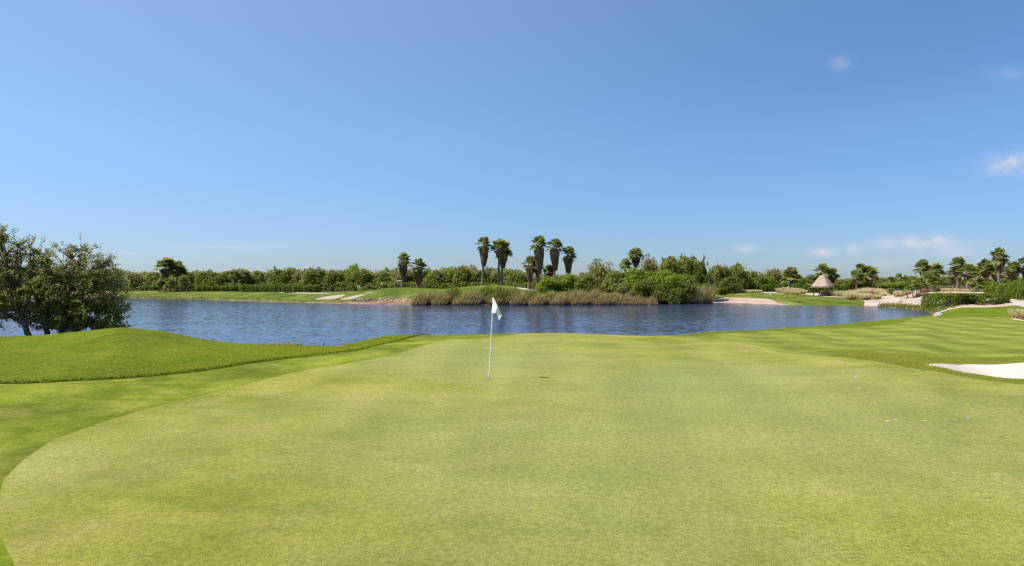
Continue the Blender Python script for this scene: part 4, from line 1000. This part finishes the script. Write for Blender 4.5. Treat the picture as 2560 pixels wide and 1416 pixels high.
for i, (px, py) in enumerate([(882, 754), (888, 753), (893, 754.5), (899, 753), (905, 752), (911, 752.5), (917, 751), (922, 752), (928, 751), (934, 751.5), (940, 751.5), (910, 749.5), (926, 748.5), (902, 755), (918, 754)]):
    rock(px, py, rng.uniform(.26, .42), RD[i % 4], f'{ORD[i]} dark boulder from the left in the row on the far shore' if i < 11 else ['dark boulder on top of the row, left of the middle', 'dark boulder on top of the row, right of the middle', 'low dark boulder in front of the row, left one', 'low dark boulder in front of the row, right one'][i - 11], 'dark boulders on the far shore', (118, 150))
for i, (px, py) in enumerate([(952, 749), (960, 748), (968, 749.5), (975, 747.5), (984, 749), (992, 748.5), (1000, 750), (1010, 749.5), (1018, 751), (964, 752), (980, 753), (1004, 754)]):
    rock(px, py, rng.uniform(.14, .3), RW[i % 4], f'{ORD[i]} pale stone on the sandy far shore right of the dark boulders', 'pale stones on the far shore', (115, 150), 'stone')
for i, (px, py) in enumerate([(2338, 793), (2342, 790.5), (2346, 788), (2350, 785), (2354, 782.5), (2357, 780.5), (2346, 792), (2351, 789.5), (2355, 786.5), (2340, 788)]):
    rock(px, py, rng.uniform(.13, .27), RW[i % 4], f'{ORD[i]} white rock of the small pile at the right end of the lake', 'white rocks at the right end of the lake', (66, 100), 'white_rock')
for i, (px, py, lab) in enumerate([(2296, 752, 'large white rock on the sandy slope near the broad hedge'), (2250, 756, 'flat white rock low on the sandy slope'), (2178, 741.5, 'grey white rock among the straw grass by the red shrub'), (2343, 763, 'white stone at the foot of the broad hedge'), (2264, 748, 'small white rock higher on the sandy slope'), (2024, 735, 'white stone beside the hut, left of its posts'), (2286, 744, 'white stone under the slender young palms')]):
    rock(px, py, .38 if i < 3 else .25, RW[i % 4], lab, 'white rocks on the sandy slope', (80, 150), 'white_rock')
rp = np.stack([rng.uniform(2165, 2320, 700), rng.uniform(744, 768, 700)], 1); g = Geo()
for a, b in rp[:420]:
    p = hit(a, b, 84, 135); s = rng.uniform(.03, .11); z = float(ter(*p))
    if z < .15: continue
    box(g, (p[0], p[1], z + s * .3), (s * 2, s * 2, s * 1.2), rng.uniform(0, 3), .5, .6)
tag(g.obj('gravel_stones', M_rockw), 'loose pale stones scattered over the sandy slope', 'gravel', None, 'stuff')

# ------------------------------------------------------------------ flagstick and cup
M_white = plain('white_paint', (.80, .80, .79), .35, .5, 0, .04); M_dark = plain('dark_rubber', (.02, .02, .022), .7); M_metal = plain('grey_metal', (.35, .36, .38), .4, .5, .6)
cz = float(ter(CUPX, CUPY))
g = Geo(); a = np.linspace(0, 2 * np.pi, 16, endpoint=False); c_, s_ = np.cos(a), np.sin(a)
V = np.vstack([np.stack([.054 * c_, .054 * s_, np.full(16, 0)], 1), np.stack([.052 * c_, .052 * s_, np.full(16, -.12)], 1), [(0, 0, -.12)]])
g.add(V, [(j, 16 + j, 16 + (j + 1) % 16, (j + 1) % 16) for j in range(16)] + [(32, 16 + (j + 2) % 16, 16 + (j + 1) % 16, 16 + j) for j in range(0, 16, 2)])
tag(g.obj('golf_hole', M_dark, loc=(CUPX, CUPY, cz - .004)), 'dark golf hole cut into the green at the foot of the flagstick', 'golf hole')
fs = empty('flagstick', (CUPX, CUPY, cz)); tag(fs, 'tall thin white flagstick with a drooping white flag on the green', 'golf flag')
top = np.array([gx(1233, CUPY) - CUPX, 0, zat(745, CUPY) - cz]); t = np.linspace(0, 1, 10)[:, None]
g = Geo(); tube(g, t * top + (1 - t) * np.array([0, 0, -.1]), np.linspace(.0155, .011, 10), 10); g.obj('pole', M_white, fs, True)
g = Geo(); tube(g, [top * .999, top * 1.008], [.016, .009], 10); g.obj('pole_cap', M_white, fs, True)
def flagcloth():
    """droops from the hoist, folds once and blows towards the right"""
    m, nt, out = mat('white_flag_cloth'); n = N(nt); p = n.pos()
    vo = n.new('ShaderNodeTexVoronoi'); vo.inputs['Scale'].default_value = 22; n.link(p, vo.inputs['Vector'])
    wv = n.noise(p, 120, 2)
    col = n.ramp(wv, [(.3, (.74, .74, .74)), (.7, (.82, .82, .81))])
    pr = n.new('ShaderNodeBsdfPrincipled'); n.link(col, pr.inputs['Base Color']); pr.inputs['Roughness'].default_value = .8
    tr = n.new('ShaderNodeBsdfTranslucent'); n.link(col, tr.inputs[0]); mx = n.new('ShaderNodeMixShader'); mx.inputs[0].default_value = .3
    n.link(pr.outputs[0], mx.inputs[1]); n.link(tr.outputs[0], mx.inputs[2]); n.link(mx.outputs[0], out.inputs[0])
    S, Tn = 26, 14; V = []
    u2m = CUPY / F
    for i in range(S):
        s = i / (S - 1)
        # upper edge, lower edge in metres off the pole top (x right, z down)
        ux = 1.0 + 20.5 * s ** 1.05; uz = 1 + 44 * s ** 1.25
        lx = -4.5 + (12.5 * min(s / .5, 1)) + 6.0 * max(0, (s - .5) / .5); lz = 37.5 + .5 * min(s / .5, 1) + 20 * max(0, (s - .5) / .5) ** 1.0
        for j in range(Tn):
            q = j / (Tn - 1); x = ux * (1 - q) + lx * q; z = uz * (1 - q) + lz * q
            y = -.085 * math.sin(s * 3.2 * 1.15) + .05 * math.sin(s * 7 + q * 1.5) * s + .018 * math.sin(q * 6 + s * 4) * s
            V.append((top[0] + x * u2m, y, top[2] - z * u2m))
    g = Geo(); g.add(V, [(i * Tn + j, i * Tn + j + 1, (i + 1) * Tn + j + 1, (i + 1) * Tn + j) for i in range(S - 1) for j in range(Tn - 1)])
    g.obj('flag', m, fs, True)
flagcloth()

# sandy ball and foot marks on the green
g = Geo(); marks = [(2133, 929), (2140, 928.5), (2148, 930), (2156, 929), (2166, 930), (2173, 931), (2182, 930), (2188, 931), (2136, 942), (2142, 943), (2139, 945), (2127, 955), (2145, 970), (2148, 972), (2160, 988), (2186, 1006), (2189, 1008), (2193, 1013), (2195, 1029), (2218, 1053), (2222, 1054), (2240, 1051), (2310, 1053), (2360, 1051), (2388, 1050), (2422, 1047), (2442, 1038), (2098, 903), (2104, 905), (2110, 908), (1100, 954), (1108, 956), (1118, 958), (1130, 961), (1142, 964), (1150, 969), (1172, 966), (1140, 971), (2265, 925), (2280, 923), (2250, 924), (450, 1082), (456, 1081)]
for a, b in marks:
    for q in range(1 if a < 1300 else 3):
        p = hit(a + rng.normal(0, 2.5), b + rng.normal(0, .8), 5, 30); z = float(ter(*p)) + .005; s = rng.uniform(.009, .027)
        an = np.linspace(0, 2 * np.pi, 8, endpoint=False); rr = s * rng.uniform(.5, 1.2, 8)
        V = np.stack([p[0] + rr * np.cos(an) * 1.4, p[1] + rr * np.sin(an), np.full(8, z)], 1); V[:, 2] = ter(V[:, 0], V[:, 1]) + .006
        V = np.vstack([V, [(p[0], p[1], z + .004)]]); g.add(V, [(8, j, (j + 1) % 8, (j + 2) % 8) for j in range(0, 8, 2)])
tag(g.obj('sand_footmarks', M_bunk), 'small sandy footmarks scattered over the putting green', 'sand marks', None, 'stuff')

# fallen leaves and light clippings on the left rough
g = Geo()
for _ in range(110):
    a, b = rng.uniform(0, 760), 0; b = rng.uniform(870 if a > 350 else 860, 945); p = hit(a, b, 12, 32); z = float(ter(*p)) + .085
    if inside(FW, np.array([p[0]]), np.array([p[1]]))[0]: continue
    leaves(g, np.array([[p[0], p[1], z]]), .012, None, np.array([rng.uniform(.7, 1)]))
tag(g.obj('fallen_leaves', L_straw), 'tiny fallen leaves dotted over the left rough', 'leaves', None, 'stuff')

# ------------------------------------------------------------------ thatched hut
def thatched_hut():
    Y = 134.0; b = at(2057, Y); b.z = float(ter(b.x, b.y)); k = Y / F
    root = empty('thatched_hut', b, R(41)); tag(root, 'open sided thatched hut with dark red posts across the lake', 'hut')
    m, nt, out = mat('dry_palm_thatch'); n = N(nt); p = n.pos()
    f = n.noise(n.scale(p, 14, 14, .8), 2.2, 4, .7); f2 = n.noise(p, 1.1, 3)
    col = n.mix(.35, n.ramp(f, [(.3, (.23, .16, .115)), (.7, (.47, .355, .27))]), n.ramp(f2, [(.35, (.29, .21, .165)), (.65, (.47, .36, .28))]))
    n.princ(out, col, .95, .05, n.bump(f, .8, .06))
    m2 = plain('dark_red_timber', (.13, .035, .028), .7, .2)
    ze = zat(716.5, Y) - b.z; zr = zat(689, Y) - b.z; hw = 61 * k / 2 / 1.33; rw = .50
    r = np.random.default_rng(4); g = Geo(); nu, nv = 72, 16; V = []
    for i in range(nv):
        f = i / (nv - 1)
        for j in range(nu):
            a = 2 * np.pi * j / nu; c, s = math.cos(a), math.sin(a); q = 1 / (abs(c) ** 5 + abs(s) ** 5) ** .2
            rad = (hw * (1 - f) ** 1.03 + rw * f) * q; step = .035 * ((f * 6) % 1)
            V.append((rad * c * (1 + step * .3) + r.normal(0, .012), rad * s * (1 + step * .3) + r.normal(0, .012), ze + (zr - ze) * f - step * .6 + r.normal(0, .012)))
    V = np.array(V); V = np.vstack([V, [(0, 0, zr + .06)]])
    Q = [(i * nu + j, i * nu + (j + 1) % nu, (i + 1) * nu + (j + 1) % nu, (i + 1) * nu + j) for i in range(nv - 1) for j in range(nu)] + [(nv * nu, (nv - 1) * nu + j, (nv - 1) * nu + j + 1, (nv - 1) * nu + (j + 2) % nu) for j in range(0, nu, 2)]
    g.add(V, Q); 
    inner = V[:nu] * np.array([.93, .93, 1]) + np.array([0, 0, .05]); top2 = np.array([(0, 0, zr - .25)])
    g.add(np.vstack([inner, top2]), [(nu, (j + 2) % nu, j + 1, j) for j in range(0, nu, 2)])
    g.obj('thatch_roof', m, root)
    fg = Geo(); nn = 900
    j = r.integers(0, nu, nn); P = V[j] * r.uniform(.93, 1.02, (nn, 1)) * np.array([1, 1, 0]) + np.array([0, 0, ze + .08]); o = unit(P * np.array([1, 1, 0])); sd = np.stack([-o[:, 1], o[:, 0], np.zeros(nn)], 1)
    P = P + sd * r.uniform(-.18, .18, (nn, 1)); ln = r.uniform(.18, .42, (nn, 1)); dn = np.array([0, 0, -1.])
    Vv = np.stack([P - sd * .025, P + sd * .025, P + o * .06 + dn * ln + sd * .012, P + o * .06 + dn * ln - sd * .012], 1).reshape(-1, 3)
    fg.add(Vv, np.arange(4 * nn).reshape(nn, 4)); fg.obj('eave_fringe', m, root)
    hp = 44 * k / 2 / 1.41
    for sx, sy in ((-1, -1), (1, -1), (1, 1), (-1, 1)):
        g = Geo(); tube(g, [(sx * hp, sy * hp, -.15), (sx * hp * 1.01, sy * hp, 1), (sx * hp, sy * hp, ze + .45)], [.11, .095, .085], 9); g.obj('post', m2, root, True)
    for q in range(4):
        g = Geo(); A = [(-1, -1), (1, -1), (1, 1), (-1, 1)]; p0, p1 = A[q], A[(q + 1) % 4]
        tube(g, [(p0[0] * hp * 1.06, p0[1] * hp * 1.06, ze + .2 + .1 * (q % 2)), (p1[0] * hp * 1.06, p1[1] * hp * 1.06, ze + .2 + .1 * (q % 2))], .06, 8); g.obj('eave_beam', m2, root, True)
    g = Geo(); tube(g, [(0, 0, .0), (0, 0, .5)], [.22, .16], 10); box(g, (0, 0, .56), (.9, .9, .08)); g.obj('table', M_rockw, root)
thatched_hut()

# ------------------------------------------------------------------ golf cart, bags, vehicle
def golf_cart(px, Y, rz, lab, s=1.0):
    b = at(px, Y); root = empty('golf_cart', b, rz); root.scale = (s, s, s); tag(root, lab, 'golf cart')
    mb = plain('cart_body_paint', (.045, .05, .09), .3, .5); mw = M_white; ms = plain('cream_vinyl', (.55, .50, .42), .6); mk = M_dark
    g = Geo(); box(g, (0, 0, .36), (2.25, 1.14, .14)); box(g, (.93, 0, .62), (.42, 1.08, .52), 0, .5, .78); box(g, (-.62, 0, .56), (.95, 1.1, .34), 0, .5, .94); box(g, (.2, 0, .44), (.5, 1.1, .05)); g.obj('body', mb, root)
    g = Geo(); box(g, (0, 0, 1.83), (1.75, 1.18, .05), 0, .5, .96); box(g, (0, 0, 1.865), (1.55, 1.0, .03), 0, .5, .9); g.obj('roof', mw, root)
    for x, y, x2 in ((.72, .5, .62), (.72, -.5, .62), (-.78, .5, -.74), (-.78, -.5, -.74)):
        g = Geo(); tube(g, [(x, y, .72), (x2, y, 1.82)], .022, 7); g.obj('roof_post', mw, root, True)
    g = Geo(); box(g, (-.42, 0, .80), (.52, 1.02, .14), 0, .5, .95); g.obj('seat', ms, root)
    g = Geo(); box(g, (-.70, 0, 1.10), (.12, 1.0, .42), 0, .5, .92); g.obj('backrest', ms, root)
    g = Geo(); tube(g, [(.62, .25, .75), (.38, .25, 1.02)], .018, 6); a = np.linspace(0, 2 * np.pi, 17); tube(g, np.stack([.36 + .06 * np.cos(a), .25 + .17 * np.sin(a), 1.02 + .16 * np.cos(a)], 1), .016, 6, cap=False); g.obj('steering_wheel', mk, root, True)
    g = Geo(); V = [(.74, -.48, .85), (.74, .48, .85), (.64, .48, 1.78), (.64, -.48, 1.78), (.75, -.48, .85), (.75, .48, .85), (.65, .48, 1.78), (.65, -.48, 1.78)]
    gm, nt, out = mat('clear_windscreen'); n = N(nt); p = n.princ(out, (.8, .9, .9), .05, .5); p.inputs['Transmission Weight'].default_value = .9
    g.add(V, [(0, 1, 2, 3), (7, 6, 5, 4), (0, 4, 5, 1), (3, 2, 6, 7)]); g.obj('windscreen', gm, root)
    for x in (.75, -.75):
        for y in (.5, -.5):
            g = Geo(); a = np.linspace(0, 2 * np.pi, 21); tube(g, np.stack([x + .16 * np.cos(a), np.full(21, y), .22 + .16 * np.sin(a)], 1), .07, 8, cap=False); w = g.obj('wheel', mk, root, True)
            h = Geo(); tube(h, [(x, y - .05, .22), (x, y + .05, .22)], .11, 12); h.obj('rim', M_metal, w, True)
    return root
golf_cart(1001, 158, R(4), 'golf cart with a white roof parked behind the palm across the lake')
def golf_bag(px, Y, dz, col, lab):
    b = at(px, Y); root = empty('golf_bag', b + Vector((0, 0, dz))); tag(root, lab, 'golf bag', 'golf bags on the cart')
    g = Geo(); tube(g, [(0, 0, 0), (-.04, 0, .45), (-.09, 0, .86)], [.13, .14, .15], 10); box(g, (.1, 0, .3), (.1, .18, .35)); g.obj('bag', plain('bag_cloth', col, .7), root, True)
    g = Geo()
    for q in range(6): tube(g, [(-.09 + .03 * math.cos(q), .05 * math.sin(q * 2), .8), (-.13 + .06 * math.cos(q), .07 * math.sin(q * 2), 1.08 + .04 * (q % 3))], [.01, .03], 5)
    g.obj('club_heads', M_metal, root)
golf_bag(991.5, 157.8, .45, (.02, .022, .03), 'black golf bag strapped to the back of the golf cart')
golf_bag(994.5, 158.3, .45, (.03, .04, .09), 'navy golf bag beside the black bag on the golf cart')
def parked_van():
    b = at(2014, 172); b.z = zat(719.5, 172); root = empty('parked_van', (b.x, b.y, float(ter(b.x, b.y))), R(8)); tag(root, 'white van with dark side windows half hidden behind the hedge by the hut', 'van')
    s = .62
    g = Geo(); box(g, (0, 0, .95 * s), (3.6 * s, 1.7 * s, 1.1 * s), 0, .5, .98); box(g, (-.15 * s, 0, 1.85 * s), (3.1 * s, 1.62 * s, .75 * s), 0, .5, .9); g.obj('body', M_white, root)
    gl = plain('dark_glass', (.02, .025, .03), .1, .6)
    for x in (-.7, .25): g = Geo(); box(g, (x * s, -.79 * s, 1.82 * s), (.85 * s, .06, .42 * s)); g.obj('window', gl, root)
    for x in (-1.1, 1.1):
        for y in (-.78, .78): g = Geo(); tube(g, [(x * s, (y - .1) * s, .33 * s), (x * s, (y + .1) * s, .33 * s)], .33 * s, 14); g.obj('wheel', M_dark, root, True)
parked_van()

# ------------------------------------------------------------------ signs, markers, small posts
M_sign = plain('blue_grey_sign', (.32, .37, .47), .5)
def sign(px, Y, top, base_py, wpx, hpx, lab, two=True):
    b = at(px, Y); root = empty('roadside_sign', b); tag(root, lab, 'sign', 'small signs on posts'); k = Y / F
    H = zat(top, Y) - b.z
    g = Geo(); tube(g, [(0, 0, -.2), (0, 0, H)], .05, 8); g.obj('post', M_metal, root, True)
    for q in ((-1, 1) if two else (0,)):
        g = Geo(); w = wpx * k * (.46 if two else 1); box(g, (q * wpx * k * .26, -.07, H - hpx * k * .5), (w, .04, hpx * k)); g.obj('sign_panel', M_sign, root)
sign(1971, 146, 703, 720, 4.6, 6.0, 'grey roadside sign on a post above the pale grass mound')
sign(2500, 100, 706, 722, 4.4, 9, 'blue white sign beside the bare trunk of the tallest right-hand palm', False)
def tee_marker(px, py, h, lab):
    p = hit(px, py, 115, 165); b = Vector((p[0], p[1], float(ter(*p)))); g = Geo(); r_ = h * .3
    tube(g, [(0, 0, -.02), (0, 0, h * .55), (0, 0, h * .85), (0, 0, h)], [r_ * .7, r_, r_ * .8, r_ * .15], 10)
    tag(g.obj('tee_marker', M_white, None, True, b), lab, 'tee marker', 'tee markers on the far tee')
tee_marker(1927, 739.5, .36, 'larger white tee marker on the far tee')
tee_marker(1960.5, 743.5, .26, 'smaller white tee marker on the far tee, right of the larger one')
def far_flag():
    b = at(894, 149); root = empty('far_flagstick', b); tag(root, 'distant flagstick with a pale blue flag left of the person in red', 'golf flag')
    H = zat(713, 149) - b.z
    g = Geo(); tube(g, [(0, 0, -.1), (0, 0, H)], .025, 7); g.obj('pole', M_white, root, True)
    V = [(.02 + .6 * s, .06 * math.sin(s * 5), H - .03 - .45 * q - .12 * s) for s in np.linspace(0, 1, 8) for q in np.linspace(0, 1, 4)]
    g = Geo(); g.add(V, [(i * 4 + j, i * 4 + j + 1, i * 4 + j + 5, i * 4 + j + 4) for i in range(7) for j in range(3)]); g.obj('flag', plain('pale_blue_cloth', (.38, .45, .50), .8), root, True)
far_flag()
g = Geo(); tube(g, [(0, 0, -.1), (0, 0, .62)], .035, 8); box(g, (0, 0, .66), (.1, .1, .08), 0, .5, .7)
tag(g.obj('marker_post', M_white, loc=at(972.5, 151.5)), 'short pale marker post between the second person and the golf cart', 'post')
g = Geo(); tube(g, [(-.03, 0, -.1), (.0, 0, .1), (.05, 0, .2)], [.025, .022, .018], 7); box(g, (.06, 0, .2), (.06, .04, .03), .3)
tag(g.obj('mooring_stake', M_dark, loc=at(809, 32.2)), 'small dark stake at the near water edge left of centre', 'stake')

# ------------------------------------------------------------------ birds
M_bird = plain('black_feathers', (.012, .012, .016), .4, .4)
def bird(px, py, lab, rz, yr, s=1.0):
    p = hit(px, py, *yr); b = Vector((p[0], p[1], float(ter(*p)))); root = empty('bird', b, rz); root.scale = (s, s, s); tag(root, lab, 'bird', 'dark birds on the grass')
    V = [(-.30, 0, .13), (-.14, 0, .17), (-.05, 0, .19), (.06, 0, .21), (.12, 0, .27), (.16, 0, .32), (.20, 0, .325), (.25, 0, .315), (0, .03, .15), (.0, .03, .0), (.05, .03, .0), (0, -.03, .15), (.0, -.03, .0), (.05, -.03, .0)]
    E = [(0, 1), (1, 2), (2, 3), (3, 4), (4, 5), (5, 6), (6, 7), (2, 8), (8, 9), (9, 10), (2, 11), (11, 12), (12, 13)]
    rd = [.022, .035, .062, .062, .042, .036, .024, .006, .018, .006, .005, .018, .006, .005]
    skin('body', V, E, rd, M_bird, root, 2)
def skin(name, V, E, rad, m, parent, rootv=0, sub=1):
    me = bpy.data.meshes.new(name); me.from_pydata(V, E, []); me.materials.append(m)
    o = link(name, me, parent); md = o.modifiers.new('Skin', 'SKIN'); md.use_smooth_shade = True
    sv = me.skin_vertices[0].data if me.skin_vertices else None
    if sv is None:
        me.attributes  # skin layer is made through bmesh below
        import bmesh
        bm = bmesh.new(); bm.from_mesh(me); bm.verts.layers.skin.verify(); bm.to_mesh(me); bm.free(); sv = me.skin_vertices[0].data
    for i, q in enumerate(rad): sv[i].radius = (q, q) if np.isscalar(q) else q; sv[i].use_root = (i == rootv)
    s = o.modifiers.new('Sub', 'SUBSURF'); s.levels = sub; s.render_levels = sub
    return o
bird(1998, 757.5, 'dark bird standing on the far tee grass near the water', R(160), (108, 140), 1.25)
bird(993, 732, 'dark bird on the grass below the golf cart', R(150), (122, 145), 1.25)
bird(1992.0 + 28, 764.0, 'dark bird at the waterline below the far tee', R(20), (108, 130), .8) if False else None

# ------------------------------------------------------------------ people
M_skin = plain('skin', (.42, .25, .17), .55, .3, 0, .05)
def person(px, Y, py_feet, H, shirt, trousers, shoes, lab, arms, stride=.14, rz=0.0, hat=None):
    b = at(px, Y); root = empty('person', b, rz); tag(root, lab, 'person'); s = H / 1.75; root.scale = (s, s, s)
    V = []; E = []; rd = []
    def v(p, r_, par=None):
        V.append(p); rd.append(r_); 
        if par is not None: E.append((par, len(V) - 1))
        return len(V) - 1
    pel = v((0, 0, .95), (.15, .11)); sp = v((0, 0, 1.12), (.14, .10), pel); ch = v((0, -.01, 1.32), (.17, .115), sp); nk = v((0, 0, 1.48), (.06, .06), ch)
    hd0 = v((0, -.015, 1.56), (.075, .085), nk); hd1 = v((0, -.02, 1.655), (.082, .10), hd0); hd2 = v((0, -.01, 1.72), (.055, .065), hd1)
    v((0, -.115, 1.63), .018, hd1)                                             # nose
    for sd in (-1, 1): v((sd * .085, 0, 1.63), .02, hd1)                        # ears
    feet = []
    for sd in (-1, 1):
        hp = v((sd * .095, 0, .88), (.095, .095), pel); kn = v((sd * .11, sd * stride * .5 - .03, .49), (.062, .062), hp); an = v((sd * .115, sd * stride, .09), (.042, .042), kn)
        v((sd * .12, sd * stride - .03, .035), (.04, .035), an); feet.append((sd * .12, sd * stride))
    hands = []
    for sd, A in zip((-1, 1), arms):
        sh = v((sd * .185, 0, 1.42), (.062, .062), ch); el = v(A[0], (.043, .043), sh); wr = v(A[1], (.028, .028), el)
        a = np.array(A[1]); d = unit(a - np.array(A[0])); pm = v(tuple(a + d * .06), (.036, .02), wr)
        side = unit(np.cross(d, np.array([.3, 1., .2]))); cv = unit(np.cross(side, d))
        for q, (off, ln) in enumerate(((-.027, .06), (-.009, .075), (.009, .07), (.027, .055))):
            k1 = v(tuple(a + d * .10 + side * off), .0095, pm); k2 = v(tuple(a + d * (.10 + ln * .5) + side * off * 1.1 + cv * .012), .0085, k1); v(tuple(a + d * (.10 + ln * .8) + side * off + cv * .035), .0075, k2)
        th = v(tuple(a + d * .05 - side * .04), .011, pm); v(tuple(a + d * .085 - side * .055 + cv * .02), .009, th)
        hands.append(a + d * .1)
    skin('body', V, E, rd, M_skin, root, 0, 1)
    cl = lambda nm, c: plain(nm, c, .85, .1, 0, .15, 9)
    SV = [(0, 0, .93), (0, 0, 1.12), (0, -.01, 1.32), (0, 0, 1.455)]; SE = [(0, 1), (1, 2), (2, 3)]; SR = [(.175, .135), (.165, .125), (.195, .135), (.085, .075)]
    for sd, A in zip((-1, 1), arms):
        i = len(SV); e = np.array(A[0]); s0 = np.array([sd * .185, 0, 1.42]); SV += [tuple(s0), tuple(s0 + (e - s0) * .75)]; SE += [(2, i), (i, i + 1)]; SR += [(.082, .08), (.07, .068)]
    skin('shirt', SV, SE, SR, cl('shirt_cloth', shirt), root, 1, 1)
    TV = [(0, 0, .97)]; TE = []; TR = [(.165, .125)]
    for sd in (-1, 1):
        i = len(TV); TV += [(sd * .095, 0, .86), (sd * .11, sd * stride * .5 - .03, .49), (sd * .115, sd * stride, .11)]; TE += [(0, i), (i, i + 1), (i + 1, i + 2)]; TR += [(.115, .115), (.085, .085), (.07, .07)]
    skin('trousers', TV, TE, TR, cl('trouser_cloth', trousers), root, 0, 1)
    for fx, fy in feet: skin('shoe', [(fx, fy + .05, .05), (fx, fy - .06, .05), (fx, fy - .17, .04)], [(0, 1), (1, 2)], [(.05, .048), (.05, .045), (.042, .032)], cl('shoe_leather', shoes), root, 0, 1)
    skin('hair', [(0, .03, 1.62), (0, .015, 1.70), (0, -.02, 1.735), (0, -.075, 1.715)], [(0, 1), (1, 2), (2, 3)], [(.085, .075), (.09, .09), (.075, .07), (.05, .03)], cl('hair', hat or (.03, .02, .015)), root, 1, 1)
    return b, hands, root, s
b_, h_, r_, s_ = person(922, 152.5, 727, 1.76, (.42, .055, .05), (.03, .032, .045), (.7, .68, .64), 'person in a red shirt and dark trousers walking on the far fairway',
       [((-.30, -.02, 1.16), (-.24, -.20, 1.02)), ((.31, .02, 1.17), (.27, -.16, 1.0))], .15, R(15))
b2_, h2_, r2_, s2_ = person(955.5, 156, 724, 1.72, (.62, .60, .56), (.14, .13, .12), (.6, .6, .58), 'person in a pale shirt standing partly hidden beyond the crest of the far fairway',
       [((-.25, -.10, 1.2), (-.10, -.30, 1.08)), ((.25, -.10, 1.2), (.04, -.32, 1.05))], .05, R(-20))

# ------------------------------------------------------------------ sky, sun, camera
EL = R(54.5); SD = Vector((-math.cos(EL) * math.cos(R(4)), -math.cos(EL) * math.sin(R(4)), math.sin(EL)))
sun = bpy.data.lights.new('sun', 'SUN'); sun.energy = 4.7; sun.angle = R(.53); sun.color = (1, .955, .88)
so = bpy.data.objects.new('sun', sun); COL.objects.link(so); so.rotation_euler = (-SD).to_track_quat('-Z', 'Y').to_euler()
W = bpy.data.worlds.new('World'); SC.world = W; W.use_nodes = True; nt = W.node_tree; nt.nodes.clear(); n = N(nt)
out = n.new('ShaderNodeOutputWorld'); bg = n.new('ShaderNodeBackground'); bg.inputs[1].default_value = .085
sky = n.new('ShaderNodeTexSky'); sky.sky_type = 'NISHITA'; sky.sun_disc = False; sky.sun_elevation = EL; sky.sun_rotation = math.atan2(SD.x, SD.y)
sky.air_density = 1.0; sky.dust_density = .3; sky.ozone_density = 1.0; sky.altitude = 10
hs = n.new('ShaderNodeHueSaturation'); hs.inputs['Saturation'].default_value = 1.10; n.link(sky.outputs[0], hs.inputs['Color']); col = hs.outputs[0]
tc = n.new('ShaderNodeTexCoord').outputs['Generated']; sx = n.new('ShaderNodeSeparateXYZ'); n.link(tc, sx.inputs[0])
col = n.mix(1.0, col, n.ramp(sx.outputs[2], [(0, (.49, .63, .93)), (.06, (.53, .685, .99)), (.2, (.74, .885, 1.09)), (.5, (.83, .98, 1.13))]), 'MULTIPLY')
dp = n.new('ShaderNodeVectorMath', operation='DOT_PRODUCT'); n.link(tc, dp.inputs[0]); dp.inputs[1].default_value = SD.normalized()[:]
side = n.rng(dp.outputs['Value'], -.45, .85, -.18, .44)
col = n.mix(n.math('MAXIMUM', side, 0), col, (3.7, 4.8, 7.3)); col = n.mix(1.0, col, n.ramp(n.rng(dp.outputs['Value'], -.6, .2, 0, 1), [(0, (.74, .82, .93)), (1, (1, 1, 1))]), 'MULTIPLY')
yy = n.math('MAXIMUM', sx.outputs[1], .02); A = n.math('DIVIDE', sx.outputs[0], yy); B = n.math('DIVIDE', sx.outputs[2], yy)
cv = n.new('ShaderNodeCombineXYZ'); n.link(A, cv.inputs[0]); n.link(n.math('MULTIPLY', B, 1.6), cv.inputs[1])
nz = n.noise(cv.outputs[0], 24, 9, .68, .5)
tot = None
for (cx, cy, rx, ry, am) in [(2545, 408, 55, 24, .62), (2500, 420, 45, 18, .35), (2102, 160, 26, 18, .22), (1866, 621, 26, 9, .6), (2054, 631, 28, 10, .75), (2140, 620, 30, 12, .4), (2210, 608, 30, 14, .5), (2290, 606, 34, 16, .75), (2348, 600, 28, 16, .75), (2360, 625, 60, 18, .28), (2210, 662, 40, 14, .25), (2420, 615, 90, 30, .16), (540, 617, 170, 5, .42), (300, 634, 50, 4, .3), (980, 586, 40, 5, .14), (2530, 185, 60, 18, .12), (2250, 640, 240, 46, .13)]:
    dx = n.math('MULTIPLY', n.math('SUBTRACT', A, (cx - CX) / F), F / rx); dy = n.math('MULTIPLY', n.math('SUBTRACT', B, (HZ - cy) / F), F / ry)
    d = n.math('ADD', n.math('MULTIPLY', dx, dx), n.math('MULTIPLY', dy, dy)); e = n.math('MULTIPLY', n.math('EXPONENT', n.math('MULTIPLY', d, -1.0)), am)
    tot = e if tot is None else n.math('ADD', tot, e)
cl = n.math('MULTIPLY', tot, n.rng(nz, .32, .62, .15, 1.35))
cl = n.math('MINIMUM', n.math('MULTIPLY', cl, n.math('GREATER_THAN', sx.outputs[1], .05)), 1.0)
n.link(n.mix(cl, col, (5.0, 5.1, 5.9)), bg.inputs[0]); n.link(bg.outputs[0], out.inputs[0])

cam = bpy.data.cameras.new('camera'); co = bpy.data.objects.new('camera', cam); COL.objects.link(co)
cam.sensor_width = 36; cam.lens = 36 * F / 2560; cam.shift_y = -8 / 2560; cam.clip_end = 8000; cam.clip_start = .05
co.location = (0, 0, CH); co.rotation_euler = (R(90), 0, 0); SC.camera = co
vs = SC.view_settings; vs.view_transform = 'Standard'; vs.look = 'None'; vs.gamma = 1; vs.exposure = .68; vs.use_curve_mapping = False
SC.cycles.use_denoising = False; SC.cycles.filter_width = 1.3 if hasattr(SC.cycles, 'filter_width') else 1.3
SC.render.resolution_x = 1024; SC.render.resolution_y = 566
